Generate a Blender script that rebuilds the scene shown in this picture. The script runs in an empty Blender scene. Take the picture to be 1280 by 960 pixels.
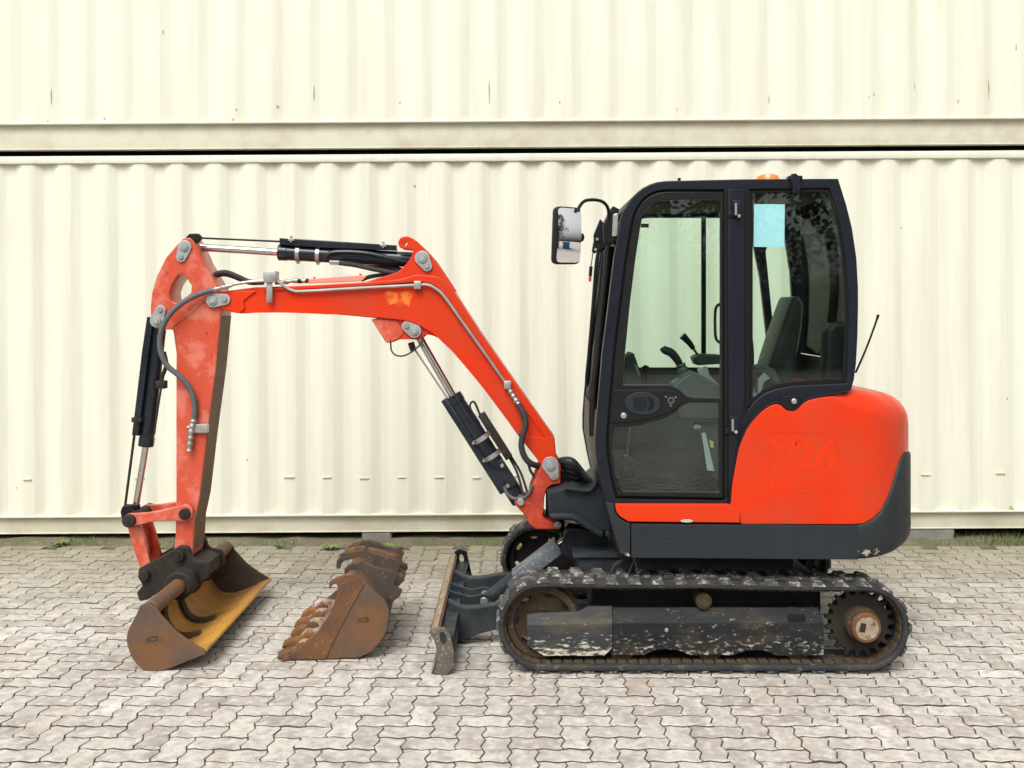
import bpy, bmesh, math, random
from mathutils import Vector, Matrix, Euler
R = math.radians
random.seed(7)
scene = bpy.context.scene
COL = scene.collection

# ------------------------------------------------------------------ camera
# metres: X right along the containers, Y away from the viewer, Z up; Y = 0 is the near face of the near track
D0, F, U0, V0, H = 4.88, 1220.0, 645.0, 385.0, 1.832
cam_d = bpy.data.cameras.new('camera')
cam = bpy.data.objects.new('camera', cam_d)
COL.objects.link(cam)
cam.location = (0, -D0, H)
cam.rotation_euler = (R(90), 0, 0)
cam_d.sensor_width = 36
cam_d.lens = F / 1280 * 36
cam_d.shift_x = (640 - U0) / 1280
cam_d.shift_y = (V0 - 480) / 1280
cam_d.clip_start = 0.05
cam_d.clip_end = 2000
scene.camera = cam

# ------------------------------------------------------------------ sky, sun, exposure (bright overcast)
SUN_EL, SUN_AZ = 54, 199          # light comes from the viewer's side, a little from the left
world = bpy.data.worlds.new('World')
scene.world = world
world.use_nodes = True
wn = world.node_tree
bg = wn.nodes['Background']
sky = wn.nodes.new('ShaderNodeTexSky')
sky.sky_type = 'NISHITA'
sky.sun_disc = False
sky.sun_elevation = R(SUN_EL)
sky.sun_rotation = R(SUN_AZ)
sky.air_density = 1.0
sky.dust_density = 6.0
sky.ozone_density = 1.0
hs = wn.nodes.new('ShaderNodeHueSaturation')
hs.inputs['Saturation'].default_value = 0.12
wn.links.new(sky.outputs[0], hs.inputs['Color'])
wn.links.new(hs.outputs[0], bg.inputs[0])
bg.inputs[1].default_value = 0.15
sun_d = bpy.data.lights.new('sun', 'SUN')
sun_d.energy = 1.15
sun_d.angle = R(32)
sun_d.color = (1.0, 0.985, 0.945)
sun = bpy.data.objects.new('sun', sun_d)
COL.objects.link(sun)
az, el = R(SUN_AZ), R(SUN_EL)
sdir = Vector((math.sin(az) * math.cos(el), math.cos(az) * math.cos(el), math.sin(el)))
sun.rotation_euler = sdir.to_track_quat('Z', 'Y').to_euler()
sun.location = sdir * 20
vs = scene.view_settings
vs.view_transform = 'Standard'
vs.look = 'None'
vs.exposure = 0.46
vs.gamma = 1
scene.cycles.use_denoising = True
scene.cycles.max_bounces = 10
scene.cycles.transparent_max_bounces = 24
scene.cycles.sample_clamp_indirect = 6

# ------------------------------------------------------------------ helpers
def px(u, Y): return (u - U0) * (D0 + Y) / F
def pz(v, Y): return H - (v - V0) * (D0 + Y) / F
def P(u, v, Y): return Vector((px(u, Y), Y, pz(v, Y)))

WL = {}            # world location of every built object

def finish(name, mesh, mat, parent=None, smooth=35, center=True):
    c = Vector((0, 0, 0))
    if center and len(mesh.vertices):
        lo = Vector((1e9,) * 3); hi = Vector((-1e9,) * 3)
        for v in mesh.vertices:
            for k in range(3):
                lo[k] = min(lo[k], v.co[k]); hi[k] = max(hi[k], v.co[k])
        c = (lo + hi) / 2
        if parent is None: c.z = lo.z
        mesh.transform(Matrix.Translation(-c))
    if smooth:
        mesh.shade_smooth()
        mesh.set_sharp_from_angle(angle=R(smooth))
    mesh.name = name
    o = bpy.data.objects.new(name, mesh)
    COL.objects.link(o)
    if mat is not None and not len(mesh.materials):
        mesh.materials.append(mat)
    place(o, c, parent)
    return o

def place(o, w, parent=None):
    w = Vector(w)
    if parent is not None:
        o.parent = parent
        o.location = w - WL[parent.name]
    else:
        o.location = w
    WL[o.name] = w

def empty(name, loc, label, cat, group=None):
    o = bpy.data.objects.new(name, None)
    COL.objects.link(o)
    o.empty_display_size = 0.2
    o.location = loc
    WL[o.name] = Vector(loc)
    tag(o, label, cat, group)
    return o

def tag(o, label, cat, group=None):
    o['label'] = label; o['category'] = cat
    if group: o['group'] = group
    return o

def share(src, name, w, parent, rot=None, scale=None):
    o = src.copy()
    o.name = name
    COL.objects.link(o)
    o.parent = None
    place(o, w, parent)
    if rot is not None: o.rotation_euler = rot
    if scale is not None: o.scale = scale
    return o

def fillet(pts, n=5):
    out = []
    N = len(pts)
    for i, p in enumerate(pts):
        r = p[2] if len(p) > 2 else 0
        if r <= 0:
            out.append((p[0], p[1])); continue
        b = Vector(p[:2]); a = Vector(pts[i - 1][:2]); c = Vector(pts[(i + 1) % N][:2])
        d1 = (a - b); d2 = (c - b)
        l1, l2 = d1.length, d2.length
        d1.normalize(); d2.normalize()
        ang = d1.angle(d2)
        if ang > 3.1:
            out.append((p[0], p[1])); continue
        t = min(r / math.tan(ang / 2), l1 * .49, l2 * .49)
        p1 = b + d1 * t; p2 = b + d2 * t
        for k in range(n + 1):
            s = k / n
            q = p1 * (1 - s) ** 2 + b * 2 * s * (1 - s) + p2 * s ** 2
            out.append((q.x, q.y))
    return out

def ring(u, v, r, n=20, ry=None, a0=0, tilt=0):
    ry = ry or r
    out = []
    for k in range(n):
        a = a0 + 2 * math.pi * k / n
        x, y = r * math.cos(a), ry * math.sin(a)
        out.append((u + x * math.cos(tilt) - y * math.sin(tilt), v + x * math.sin(tilt) + y * math.cos(tilt)))
    return out

def catmull(pts, n=6, closed=False):
    pts = [Vector(p) for p in pts]
    if len(pts) < 3: return pts
    out = []
    N = len(pts)
    for i in range(N if closed else N - 1):
        p1, p2 = pts[i], pts[(i + 1) % N]
        p0 = pts[i - 1] if (i > 0 or closed) else p1 * 2 - p2
        p3 = pts[(i + 2) % N] if (i + 2 < N or closed) else p2 * 2 - p1
        for k in range(n):
            t = k / n
            out.append(.5 * ((2 * p1) + (p2 - p0) * t + (2 * p0 - 5 * p1 + 4 * p2 - p3) * t * t + (3 * p1 - p0 - 3 * p2 + p3) * t ** 3))
    if not closed: out.append(pts[-1])
    return out

class G:
    """collects shapes, then becomes ONE mesh object"""
    def __init__(s): s.v = []; s.f = []
    def add(s, vs, fs):
        b = len(s.v)
        s.v += [tuple(v) for v in vs]
        s.f += [tuple(i + b for i in f) for f in fs]
        return s
    def plate(s, pts, Y0, Y1, ref=None, bevel=.004, holes=(), res=1, metric=False, fn=5):
        ref = Y0 if ref is None else ref
        cu = bpy.data.curves.new('c', 'CURVE')
        cu.dimensions = '2D'
        cu.fill_mode = 'BOTH'
        t = abs(Y1 - Y0)
        bevel = min(bevel, t * .45)
        cu.extrude = t / 2 - bevel
        cu.bevel_depth = bevel
        cu.bevel_resolution = res
        cu.offset = -bevel
        for loop in [pts] + list(holes):
            lp = fillet(loop, fn)
            sp = cu.splines.new('POLY')
            sp.points.add(len(lp) - 1)
            for q, (a, b) in zip(sp.points, lp):
                q.co = (a, b, 0, 1) if metric else (px(a, ref), pz(b, ref), 0, 1)
            sp.use_cyclic_u = True
        ob = bpy.data.objects.new('c', cu)
        me = bpy.data.meshes.new_from_object(ob)
        ym = (Y0 + Y1) / 2
        vs = [(v.co.x, ym - v.co.z, v.co.y) for v in me.vertices]
        fs = [tuple(p.vertices) for p in me.polygons]
        s.add(vs, fs)
        bpy.data.objects.remove(ob); bpy.data.meshes.remove(me); bpy.data.curves.remove(cu)
        return s
    def lathe(s, o, ax, prof, seg=24):
        o = Vector(o); ax = Vector(ax).normalized()
        a = ax.orthogonal().normalized(); b = ax.cross(a)
        vs = []; fs = []; rings = []
        for d, r in prof:
            if r <= 1e-6:
                rings.append([len(vs)]); vs.append(o + ax * d)
            else:
                rings.append(list(range(len(vs), len(vs) + seg)))
                for k in range(seg):
                    t = 2 * math.pi * k / seg
                    vs.append(o + ax * d + (a * math.cos(t) + b * math.sin(t)) * r)
        for A, B in zip(rings, rings[1:]):
            for k in range(seg):
                k2 = (k + 1) % seg
                if len(A) == 1 and len(B) == 1: continue
                if len(A) == 1: fs.append((A[0], B[k2], B[k]))
                elif len(B) == 1: fs.append((A[k], A[k2], B[0]))
                else: fs.append((A[k], A[k2], B[k2], B[k]))
        # outward orientation when the profile runs along +axis from radius 0
        fs = [tuple(reversed(f)) for f in fs]
        return s.add(vs, [tuple(reversed(f)) for f in fs])
    def cyl(s, p0, p1, r, r1=None, seg=20, bev=None):
        p0 = Vector(p0); p1 = Vector(p1); L = (p1 - p0).length
        r1 = r if r1 is None else r1
        b = min(r, r1) * .12 if bev is None else bev
        b = min(b, L * .3)
        return s.lathe(p0, p1 - p0, [(0, 0), (0, r - b), (b, r), (L - b, r1), (L, r1 - b), (L, 0)], seg)
    def tube(s, pts, r, seg=10, n=6, smooth=True, cap=True):
        pts = catmull(pts, n) if smooth else [Vector(p) for p in pts]
        rr = r if callable(r) else (lambda t: r)
        N = len(pts); vs = []; fs = []
        T = [(pts[min(i + 1, N - 1)] - pts[max(i - 1, 0)]).normalized() for i in range(N)]
        nrm = T[0].orthogonal().normalized()
        for i in range(N):
            nrm = (nrm - T[i] * nrm.dot(T[i]))
            nrm = nrm.normalized() if nrm.length > 1e-6 else T[i].orthogonal().normalized()
            b = T[i].cross(nrm)
            for k in range(seg):
                a = 2 * math.pi * k / seg
                vs.append(pts[i] + (nrm * math.cos(a) + b * math.sin(a)) * rr(i / (N - 1)))
        for i in range(N - 1):
            for k in range(seg):
                k2 = (k + 1) % seg
                fs.append((i * seg + k, i * seg + k2, (i + 1) * seg + k2, (i + 1) * seg + k))
        if cap:
            fs.append(tuple(reversed(range(seg))))
            fs.append(tuple(range((N - 1) * seg, N * seg)))
        return s.add(vs, fs)
    def box(s, x0, x1, y0, y1, z0, z1, bev=.004, M=None):
        bm = bmesh.new()
        bmesh.ops.create_cube(bm, size=1)
        bmesh.ops.scale(bm, vec=(x1 - x0, y1 - y0, z1 - z0), verts=bm.verts)
        bmesh.ops.translate(bm, vec=((x0 + x1) / 2, (y0 + y1) / 2, (z0 + z1) / 2), verts=bm.verts)
        if bev > 0:
            bmesh.ops.bevel(bm, geom=list(bm.edges), offset=min(bev, .3 * min(x1 - x0, y1 - y0, z1 - z0)), segments=2, affect='EDGES', profile=.5)
        bm.verts.index_update()
        vs = [(M @ v.co) if M else v.co.copy() for v in bm.verts]
        s.add(vs, [tuple(v.index for v in f.verts) for f in bm.faces])
        bm.free()
        return s
    def strip(s, prof, Y0, Y1, thick=.008, n=1):
        """sheet following profile [(x,z)...] from Y0 to Y1 with thickness to its left"""
        pr = [Vector((a, b)) for a, b in prof]
        N = len(pr); off = []
        for i in range(N):
            t = (pr[min(i + 1, N - 1)] - pr[max(i - 1, 0)]).normalized()
            off.append(pr[i] + Vector((-t.y, t.x)) * thick)
        vs = []; fs = []
        ys = [Y0 + (Y1 - Y0) * k / n for k in range(n + 1)]
        for y in ys:
            vs += [(p.x, y, p.y) for p in pr]
            vs += [(p.x, y, p.y) for p in off]
        M = 2 * N
        for j in range(n):
            for i in range(N - 1):
                a = j * M + i; b = a + 1
                fs.append((a, b, b + M, a + M))
                a = j * M + N + i; b = a + 1
                fs.append((b, a, a + M, b + M))
            fs.append((j * M, j * M + M, j * M + M + N, j * M + N))
            e = j * M + N - 1
            fs.append((e + M, e, e + N, e + N + M))
        for i in range(N - 1):
            fs.append((i + 1, i, N + i, N + i + 1))
            q = n * M
            fs.append((q + i, q + i + 1, q + N + i + 1, q + N + i))
        return s.add(vs, fs)
    def obj(s, name, mat, parent=None, smooth=35, normals=True):
        me = bpy.data.meshes.new(name)
        me.from_pydata(s.v, [], s.f)
        if normals:
            bm = bmesh.new(); bm.from_mesh(me)
            bmesh.ops.recalc_face_normals(bm, faces=bm.faces)
            bm.to_mesh(me); bm.free()
        me.update()
        return finish(name, me, mat, parent, smooth)

# ------------------------------------------------------------------ materials
MATS = {}
def mat(name, c1, c2=None, rough=.5, metal=0, nscale=3., wear=None, wamt=0., wscale=12., wsoft=.04, wear2=None, w2amt=0., w2scale=4.,
        bump=0., bscale=60., coat=0., rvar=.1, stretch=None, zfade=None, spec=.5, detail=6, w2soft=.12):
    m = bpy.data.materials.new(name)
    m.use_nodes = True
    nt = m.node_tree; N = nt.nodes; L = nt.links
    b = N['Principled BSDF']
    geo = N.new('ShaderNodeNewGeometry')
    mp = N.new('ShaderNodeMapping')
    L.new(geo.outputs['Position'], mp.inputs['Vector'])
    if stretch: mp.inputs['Scale'].default_value = stretch
    def noise(sc, det=detail, ro=.6):
        n = N.new('ShaderNodeTexNoise')
        n.inputs['Scale'].default_value = sc
        n.inputs['Detail'].default_value = det
        n.inputs['Roughness'].default_value = ro
        L.new(mp.outputs[0], n.inputs['Vector'])
        return n
    def mixc(fac, a, c):
        mx = N.new('ShaderNodeMix'); mx.data_type = 'RGBA'
        if isinstance(fac, float): mx.inputs[0].default_value = fac
        else: L.new(fac, mx.inputs[0])
        for sck, val in ((6, a), (7, c)):
            if isinstance(val, tuple): mx.inputs[sck].default_value = (*val, 1)
            else: L.new(val, mx.inputs[sck])
        return mx.outputs[2]
    n1 = noise(nscale)
    rmp = N.new('ShaderNodeMapRange')
    rmp.inputs[1].default_value = .3; rmp.inputs[2].default_value = .7
    L.new(n1.outputs[0], rmp.inputs[0])
    col = mixc(rmp.outputs[0], tuple(c1), tuple(c2 or [x * .85 for x in c1]))
    def wearmask(sc, amt, soft, zf=None):
        n = noise(sc, 9, .68)
        r = N.new('ShaderNodeMapRange')
        th = .5 + (.5 - amt) * .62
        r.inputs[1].default_value = th - soft; r.inputs[2].default_value = th + soft
        src = n.outputs[0]
        if zf:   # scrapes gather on the lower edge: (z low, z high, gain)
            sp = N.new('ShaderNodeSeparateXYZ'); L.new(geo.outputs['Position'], sp.inputs[0])
            zr = N.new('ShaderNodeMapRange')
            zr.inputs[1].default_value = zf[0]; zr.inputs[2].default_value = zf[1]
            zr.inputs[3].default_value = zf[2]; zr.inputs[4].default_value = 0
            L.new(sp.outputs[2], zr.inputs[0])
            ad = N.new('ShaderNodeMath'); ad.operation = 'ADD'
            L.new(src, ad.inputs[0]); L.new(zr.outputs[0], ad.inputs[1]); src = ad.outputs[0]
        L.new(src, r.inputs[0])
        return r.outputs[0]
    rb = N.new('ShaderNodeMapRange')
    rb.inputs[1].default_value = .25; rb.inputs[2].default_value = .75
    rb.inputs[3].default_value = max(0, rough - rvar); rb.inputs[4].default_value = min(1, rough + rvar)
    n2 = noise(nscale * 4)
    L.new(n2.outputs[0], rb.inputs[0])
    L.new(rb.outputs[0], b.inputs['Roughness'])
    if wear2 is not None and w2amt > 0:
        col = mixc(wearmask(w2scale, w2amt, w2soft), col, tuple(wear2))
    if wear is not None and wamt > 0:
        col = mixc(wearmask(wscale, wamt, wsoft, zfade), col, tuple(wear))
    L.new(col, b.inputs['Base Color'])
    b.inputs['Metallic'].default_value = metal
    b.inputs['Specular IOR Level'].default_value = spec if (metal > .4 or max(c1) > .09) else min(spec, .16)
    if coat:
        b.inputs['Coat Weight'].default_value = coat; b.inputs['Coat Roughness'].default_value = .12
    if bump:
        nb = noise(bscale, 5)
        bp = N.new('ShaderNodeBump')
        bp.inputs['Strength'].default_value = bump; bp.inputs['Distance'].default_value = .01
        L.new(nb.outputs[0], bp.inputs['Height']); L.new(bp.outputs[0], b.inputs['Normal'])
    MATS[name] = m
    return m

CREAM = mat('cream_container_paint', (.68, .675, .565), (.665, .66, .545),    .55, nscale=5, wear=(.48, .40, .28), wamt=.07, wscale=16, wsoft=.02,
            wear2=(.61, .597, .482), w2amt=.36, w2scale=9, bump=.04, bscale=14, stretch=(1, 1, .05), rvar=.06, spec=.35)
CREAM_RAIL = mat('cream_rail_paint', (.63, .615, .49), (.60, .585, .455), .55, nscale=1.3, wear=(.30, .20, .10), wamt=.14, wscale=14, wsoft=.03,
                 wear2=(.48, .44, .32), w2amt=.4, w2scale=2.5, bump=.05, bscale=12, rvar=.06, spec=.35)
ORANGE = mat('orange_paint', (.64, .036, .004), (.57, .027, .004), .36, nscale=2.2, wear=(.58, .17, .10), wamt=.10, wscale=70, wsoft=.03,
             wear2=(.50, .045, .015), w2amt=.42, w2scale=2.4, bump=.02, bscale=30, coat=.0, spec=.22)
ORANGE_FADED = mat('faded_orange_paint', (.50, .062, .028), (.53, .085, .046), .34, nscale=4, wear=(.10, .04, .025), wamt=.235, wscale=22, wsoft=.012,
                   wear2=(.57, .155, .105), w2amt=.44, w2scale=6, w2soft=.05, bump=.05, bscale=30, coat=.15, spec=.35)  # pale patches: faded paint, with glossy reflections painted into the colour
PALEORANGE = mat('sun_bleached_orange_paint', (.60, .22, .16), (.62, .28, .22), .5, nscale=9, wear=(.40, .07, .03), wamt=.14, wscale=30, spec=.3)
ORANGE_DIRTY = mat('dirty_orange_paint', (.44, .036, .009), (.36, .030, .010), .55, nscale=6, wear=(.10, .05, .03), wamt=.25, wscale=12, wsoft=.05,
                   wear2=(.55, .12, .06), w2amt=.3, w2scale=8, bump=.05, bscale=40)
CHARCOAL = mat('charcoal_paint', (.024, .029, .032), (.020, .024, .027), .5, nscale=4, wear=(.20, .19, .17), wamt=.09, wscale=30, wsoft=.02, bump=.03, bscale=80)
SCUFFED = mat('scuffed_charcoal_plastic', (.026, .030, .032), (.021, .024, .026), .55, nscale=4, wear=(.40, .36, .30), wamt=.17, wscale=18, wsoft=.015,
              zfade=(.56, .70, .15), bump=.04, bscale=70)
CAB = mat('cab_frame_paint', (.012, .015, .021), (.010, .012, .017), .36, nscale=5, wear=(.20, .20, .20), wamt=.03, wscale=30, wsoft=.02, coat=.08)
BLACK = mat('black_satin', (.010, .010, .011), (.014, .014, .014), .42, nscale=8)
RUBBERSEAL = mat('black_seal', (.008, .008, .008), None, .6)
CYLPAINT = mat('cylinder_black_paint', (.010, .014, .020), (.016, .020, .026), .3, nscale=6, wear=(.10, .10, .10), wamt=.10, wscale=26, wsoft=.02, coat=.4)
STEEL = mat('zinc_steel', (.46, .45, .42), (.33, .32, .30), .42, .75, nscale=14, wear=(.16, .12, .09), wamt=.16, wscale=40, bump=.04, bscale=90)
PINPLATE = mat('galvanised_pin_plate', (.40, .41, .41), (.28, .29, .29), .5, .45, nscale=22, wear=(.18, .16, .14), wamt=.2, wscale=40, bump=.06, bscale=80)
CHROME = mat('chrome_rod', (.62, .61, .60), (.52, .50, .48), .16, 1., nscale=8, rvar=.05)
HOSE = mat('rubber_hose', (.026, .026, .028), (.045, .045, .046), .6, nscale=20)
GREYHOSE = mat('grey_hose', (.10, .10, .105), (.075, .075, .08), .6, nscale=30, bump=.05, bscale=150)
TRACK = mat('worn_rubber', (.034, .035, .037), (.024, .025, .027), .75, nscale=8, wear=(.15, .145, .13), wamt=.26, wscale=16, wsoft=.08,
            wear2=(.06, .054, .045), w2amt=.38, w2scale=5, bump=.15, bscale=60)
LUG = mat('dusty_rubber_lug', (.075, .072, .066), (.050, .049, .047), .8, nscale=14, wear=(.38, .36, .32), wamt=.38, wscale=24, wsoft=.06, bump=.12, bscale=70)
COG = mat('muddy_track_inside', (.075, .050, .029), (.045, .033, .022), .85, nscale=14, wear=(.15, .10, .058), wamt=.3, wscale=30, bump=.2, bscale=70)
TRACKFRAME = mat('scraped_track_frame', (.012, .014, .016), (.022, .023, .023), .5, nscale=7, wear=(.40, .37, .30), wamt=.245, wscale=50, wsoft=.05,
                 zfade=(.07, .22, .09), wear2=(.075, .052, .034), w2amt=.24, w2scale=7, bump=.08, bscale=60, stretch=(.55, 1, 1.3))
TRACKFRAME2 = mat('scraped_idler_cover', (.030, .033, .036), (.05, .052, .05), .5, nscale=7, wear=(.50, .46, .37), wamt=.22, wscale=46, wsoft=.035,
                  zfade=(.07, .20, .22), wear2=(.10, .08, .055), w2amt=.36, w2scale=7, bump=.08, bscale=60, stretch=(.4, 1, 1.5))
GREASE = mat('greasy_dark_steel', (.020, .019, .018), (.045, .036, .028), .6, .2, nscale=10, wear=(.14, .10, .07), wamt=.2, wscale=20, bump=.1, bscale=50)
BLUEBLACK = mat('undercarriage_blue_black_paint', (.014, .020, .030), (.026, .030, .034), .5, nscale=9, wear=(.22, .21, .19), wamt=.17, wscale=34, wsoft=.02,
                wear2=(.05, .045, .04), w2amt=.3, w2scale=6, bump=.06, bscale=60)
BLADEPAINT = mat('worn_blade_paint', (.013, .021, .029), (.027, .032, .035), .45, nscale=7, wear=(.22, .215, .19), wamt=.16, wscale=24, wsoft=.04,
                 wear2=(.05, .052, .046), w2amt=.36, w2scale=6, bump=.06, bscale=60)
SCOURED = mat('scoured_blade_end', (.13, .105, .080), (.075, .066, .056), .7, .1, nscale=18, wear=(.32, .28, .22), wamt=.34, wscale=60, wsoft=.05, bump=.2, bscale=70)
GUARDPAINT = mat('pale_scuffed_guard_paint', (.12, .14, .155), (.085, .10, .11), .55, nscale=14, wear=(.36, .37, .36), wamt=.34, wscale=60, wsoft=.05, bump=.12, bscale=80)
BLADEEDGE = mat('bare_worn_blade_steel', (.32, .24, .165), (.22, .14, .08), .6, .2, nscale=14, wear=(.48, .43, .35), wamt=.3, wscale=30, bump=.15, bscale=60)
RUST = mat('rusty_bucket_steel', (.085, .048, .032), (.13, .066, .036), .7, .1, nscale=9, wear=(.34, .24, .16), wamt=.18, wscale=40, wsoft=.04,
           wear2=(.24, .105, .036), w2amt=.45, w2scale=7, bump=.45, bscale=45)
RUSTGREY = mat('brown_grey_bucket_steel', (.110, .072, .049), (.080, .054, .038), .62, .1, nscale=8, wear=(.24, .165, .11), wamt=.20, wscale=44, wsoft=.05,
               wear2=(.17, .072, .020), w2amt=.46, w2scale=5, bump=.22, bscale=70, stretch=(1, .4, 1))
RUSTBRIGHT = mat('bright_rust', (.17, .068, .022), (.105, .044, .019), .75, 0, nscale=12, wear=(.27, .15, .075), wamt=.28, wscale=36, wsoft=.06,
                 wear2=(.07, .036, .022), w2amt=.40, w2scale=9, bump=.35, bscale=60)
RUSTDARK = mat('dark_rusty_ear', (.045, .042, .038), (.09, .062, .045), .65, .1, nscale=10, wear=(.26, .17, .10), wamt=.24, wscale=30, wsoft=.05, bump=.15, bscale=60)
OCHRE = mat('ochre_bucket_inside', (.50, .26, .045), (.44, .20, .030), .6, nscale=5, wear=(.20, .10, .05), wamt=.24, wscale=11, wsoft=.06,
            wear2=(.21, .125, .05), w2amt=.43, w2scale=3.5, bump=.08, bscale=50)
CLAY = mat('pale_mud_steel', (.36, .29, .21), (.24, .16, .10), .8, 0, nscale=24, wear=(.13, .07, .04), wamt=.42, wscale=25, wsoft=.05, bump=.2, bscale=60)
CONCRETE = mat('block_concrete', (.24, .23, .20), (.17, .16, .145), .9, nscale=8, wear=(.10, .10, .08), wamt=.2, wscale=20, bump=.25, bscale=60)
BEACON = mat('amber_beacon_plastic', (.80, .22, .02), (.75, .18, .02), .2, nscale=4, coat=.5)
SEAT = mat('black_vinyl', (.010, .013, .012), (.014, .017, .016), .36, nscale=6)
CONSOLE = mat('grey_console_plastic', (.050, .058, .056), (.04, .048, .046), .5, nscale=6)
LIGHTGREY = mat('light_grey_plastic', (.22, .23, .225), (.18, .19, .185), .5, nscale=6)
HEADLINER = mat('dark_headliner', (.035, .034, .030), (.028, .027, .024), .9, nscale=30)
MATMAT = mat('ribbed_floor_mat', (.035, .040, .038), (.05, .055, .052), .7, nscale=10)
BLUEPAPER = mat('pale_blue_paper', (.48, .74, .88), (.46, .72, .86), .7, nscale=3)
WHITE = mat('white_label', (.42, .46, .43), (.30, .34, .31), .6, nscale=10)
YELLOWLABEL = mat('yellow_label', (.55, .45, .16), None, .6)
RED = mat('red_plastic', (.45, .06, .04), None, .5)
GHOST = mat('unfaded_orange_lettering_ghost', (.67, .040, .004), (.62, .034, .004), .36, nscale=9, wear=(.57, .030, .005), wamt=.42, wscale=26, coat=.0, spec=.22)
STICKERREST = mat('yellow_sticker_residue', (.66, .13, .008), (.70, .22, .015), .5, nscale=26, wear=(.60, .032, .006), wamt=.50, wscale=22, wsoft=.07, spec=.35)
MIRROR = mat('mirror_glass', (.9, .9, .9), (.9, .9, .9), .02, 1., rvar=0)
LENS = mat('lamp_lens', (.5, .5, .46), (.35, .35, .32), .15, .3, nscale=40)
DUSTGLASS = None
SOIL = mat('soil', (.105, .085, .055), (.16, .135, .09), .95, nscale=12, wear=(.30, .27, .21), wamt=.3, wscale=50, wsoft=.05, wear2=(.08, .10, .035), w2amt=.42, w2scale=5, bump=.4, bscale=60)
JOINT = mat('joint_sand', (.105, .080, .056), (.060, .046, .033), .95, nscale=10, bump=.3, bscale=120)
ASPHALT = mat('far_yard_ground', (.36, .335, .295), (.30, .28, .25), .9, nscale=2)
GRASS = mat('grass_blades', (.10, .16, .035), (.16, .17, .05), .7, nscale=30)
WEED = mat('weed_leaves', (.12, .20, .03), (.20, .24, .05), .6, nscale=30)

def glass_mat(name, tint, refl=.95, ior=1.5):
    m = bpy.data.materials.new(name); m.use_nodes = True
    nt = m.node_tree; N = nt.nodes; L = nt.links
    N.remove(N['Principled BSDF'])
    out = N['Material Output']
    tr = N.new('ShaderNodeBsdfTransparent'); tr.inputs[0].default_value = (*tint, 1)
    gl = N.new('ShaderNodeBsdfGlossy'); gl.inputs['Roughness'].default_value = .0
    gl.inputs['Color'].default_value = (refl, refl, refl, 1)
    fr = N.new('ShaderNodeFresnel'); fr.inputs[0].default_value = ior
    mx = N.new('ShaderNodeMixShader')
    # thin film of dust
    geo = N.new('ShaderNodeNewGeometry')
    no = N.new('ShaderNodeTexNoise'); no.inputs['Scale'].default_value = 5; no.inputs['Detail'].default_value = 6
    L.new(geo.outputs['Position'], no.inputs['Vector'])
    mr = N.new('ShaderNodeMapRange'); mr.inputs[1].default_value = .45; mr.inputs[2].default_value = .8; mr.inputs[3].default_value = .0; mr.inputs[4].default_value = .012
    L.new(no.outputs[0], mr.inputs[0])
    df = N.new('ShaderNodeBsdfDiffuse'); df.inputs[0].default_value = (.5, .52, .46, 1)
    m2 = N.new('ShaderNodeMixShader')
    L.new(fr.outputs[0], mx.inputs[0]); L.new(tr.outputs[0], mx.inputs[1]); L.new(gl.outputs[0], mx.inputs[2])
    L.new(mr.outputs[0], m2.inputs[0]); L.new(mx.outputs[0], m2.inputs[1]); L.new(df.outputs[0], m2.inputs[2])
    L.new(m2.outputs[0], out.inputs['Surface'])
    return m
GLASS = glass_mat('green_tinted_glass', (.90, .968, .932))
CLEARGLASS = glass_mat('rear_window_glass', (.95, .985, .965), .9, 1.12)
DARKGLASS = glass_mat('dark_windscreen_glass', (.80, .90, .85), .18)

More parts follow.
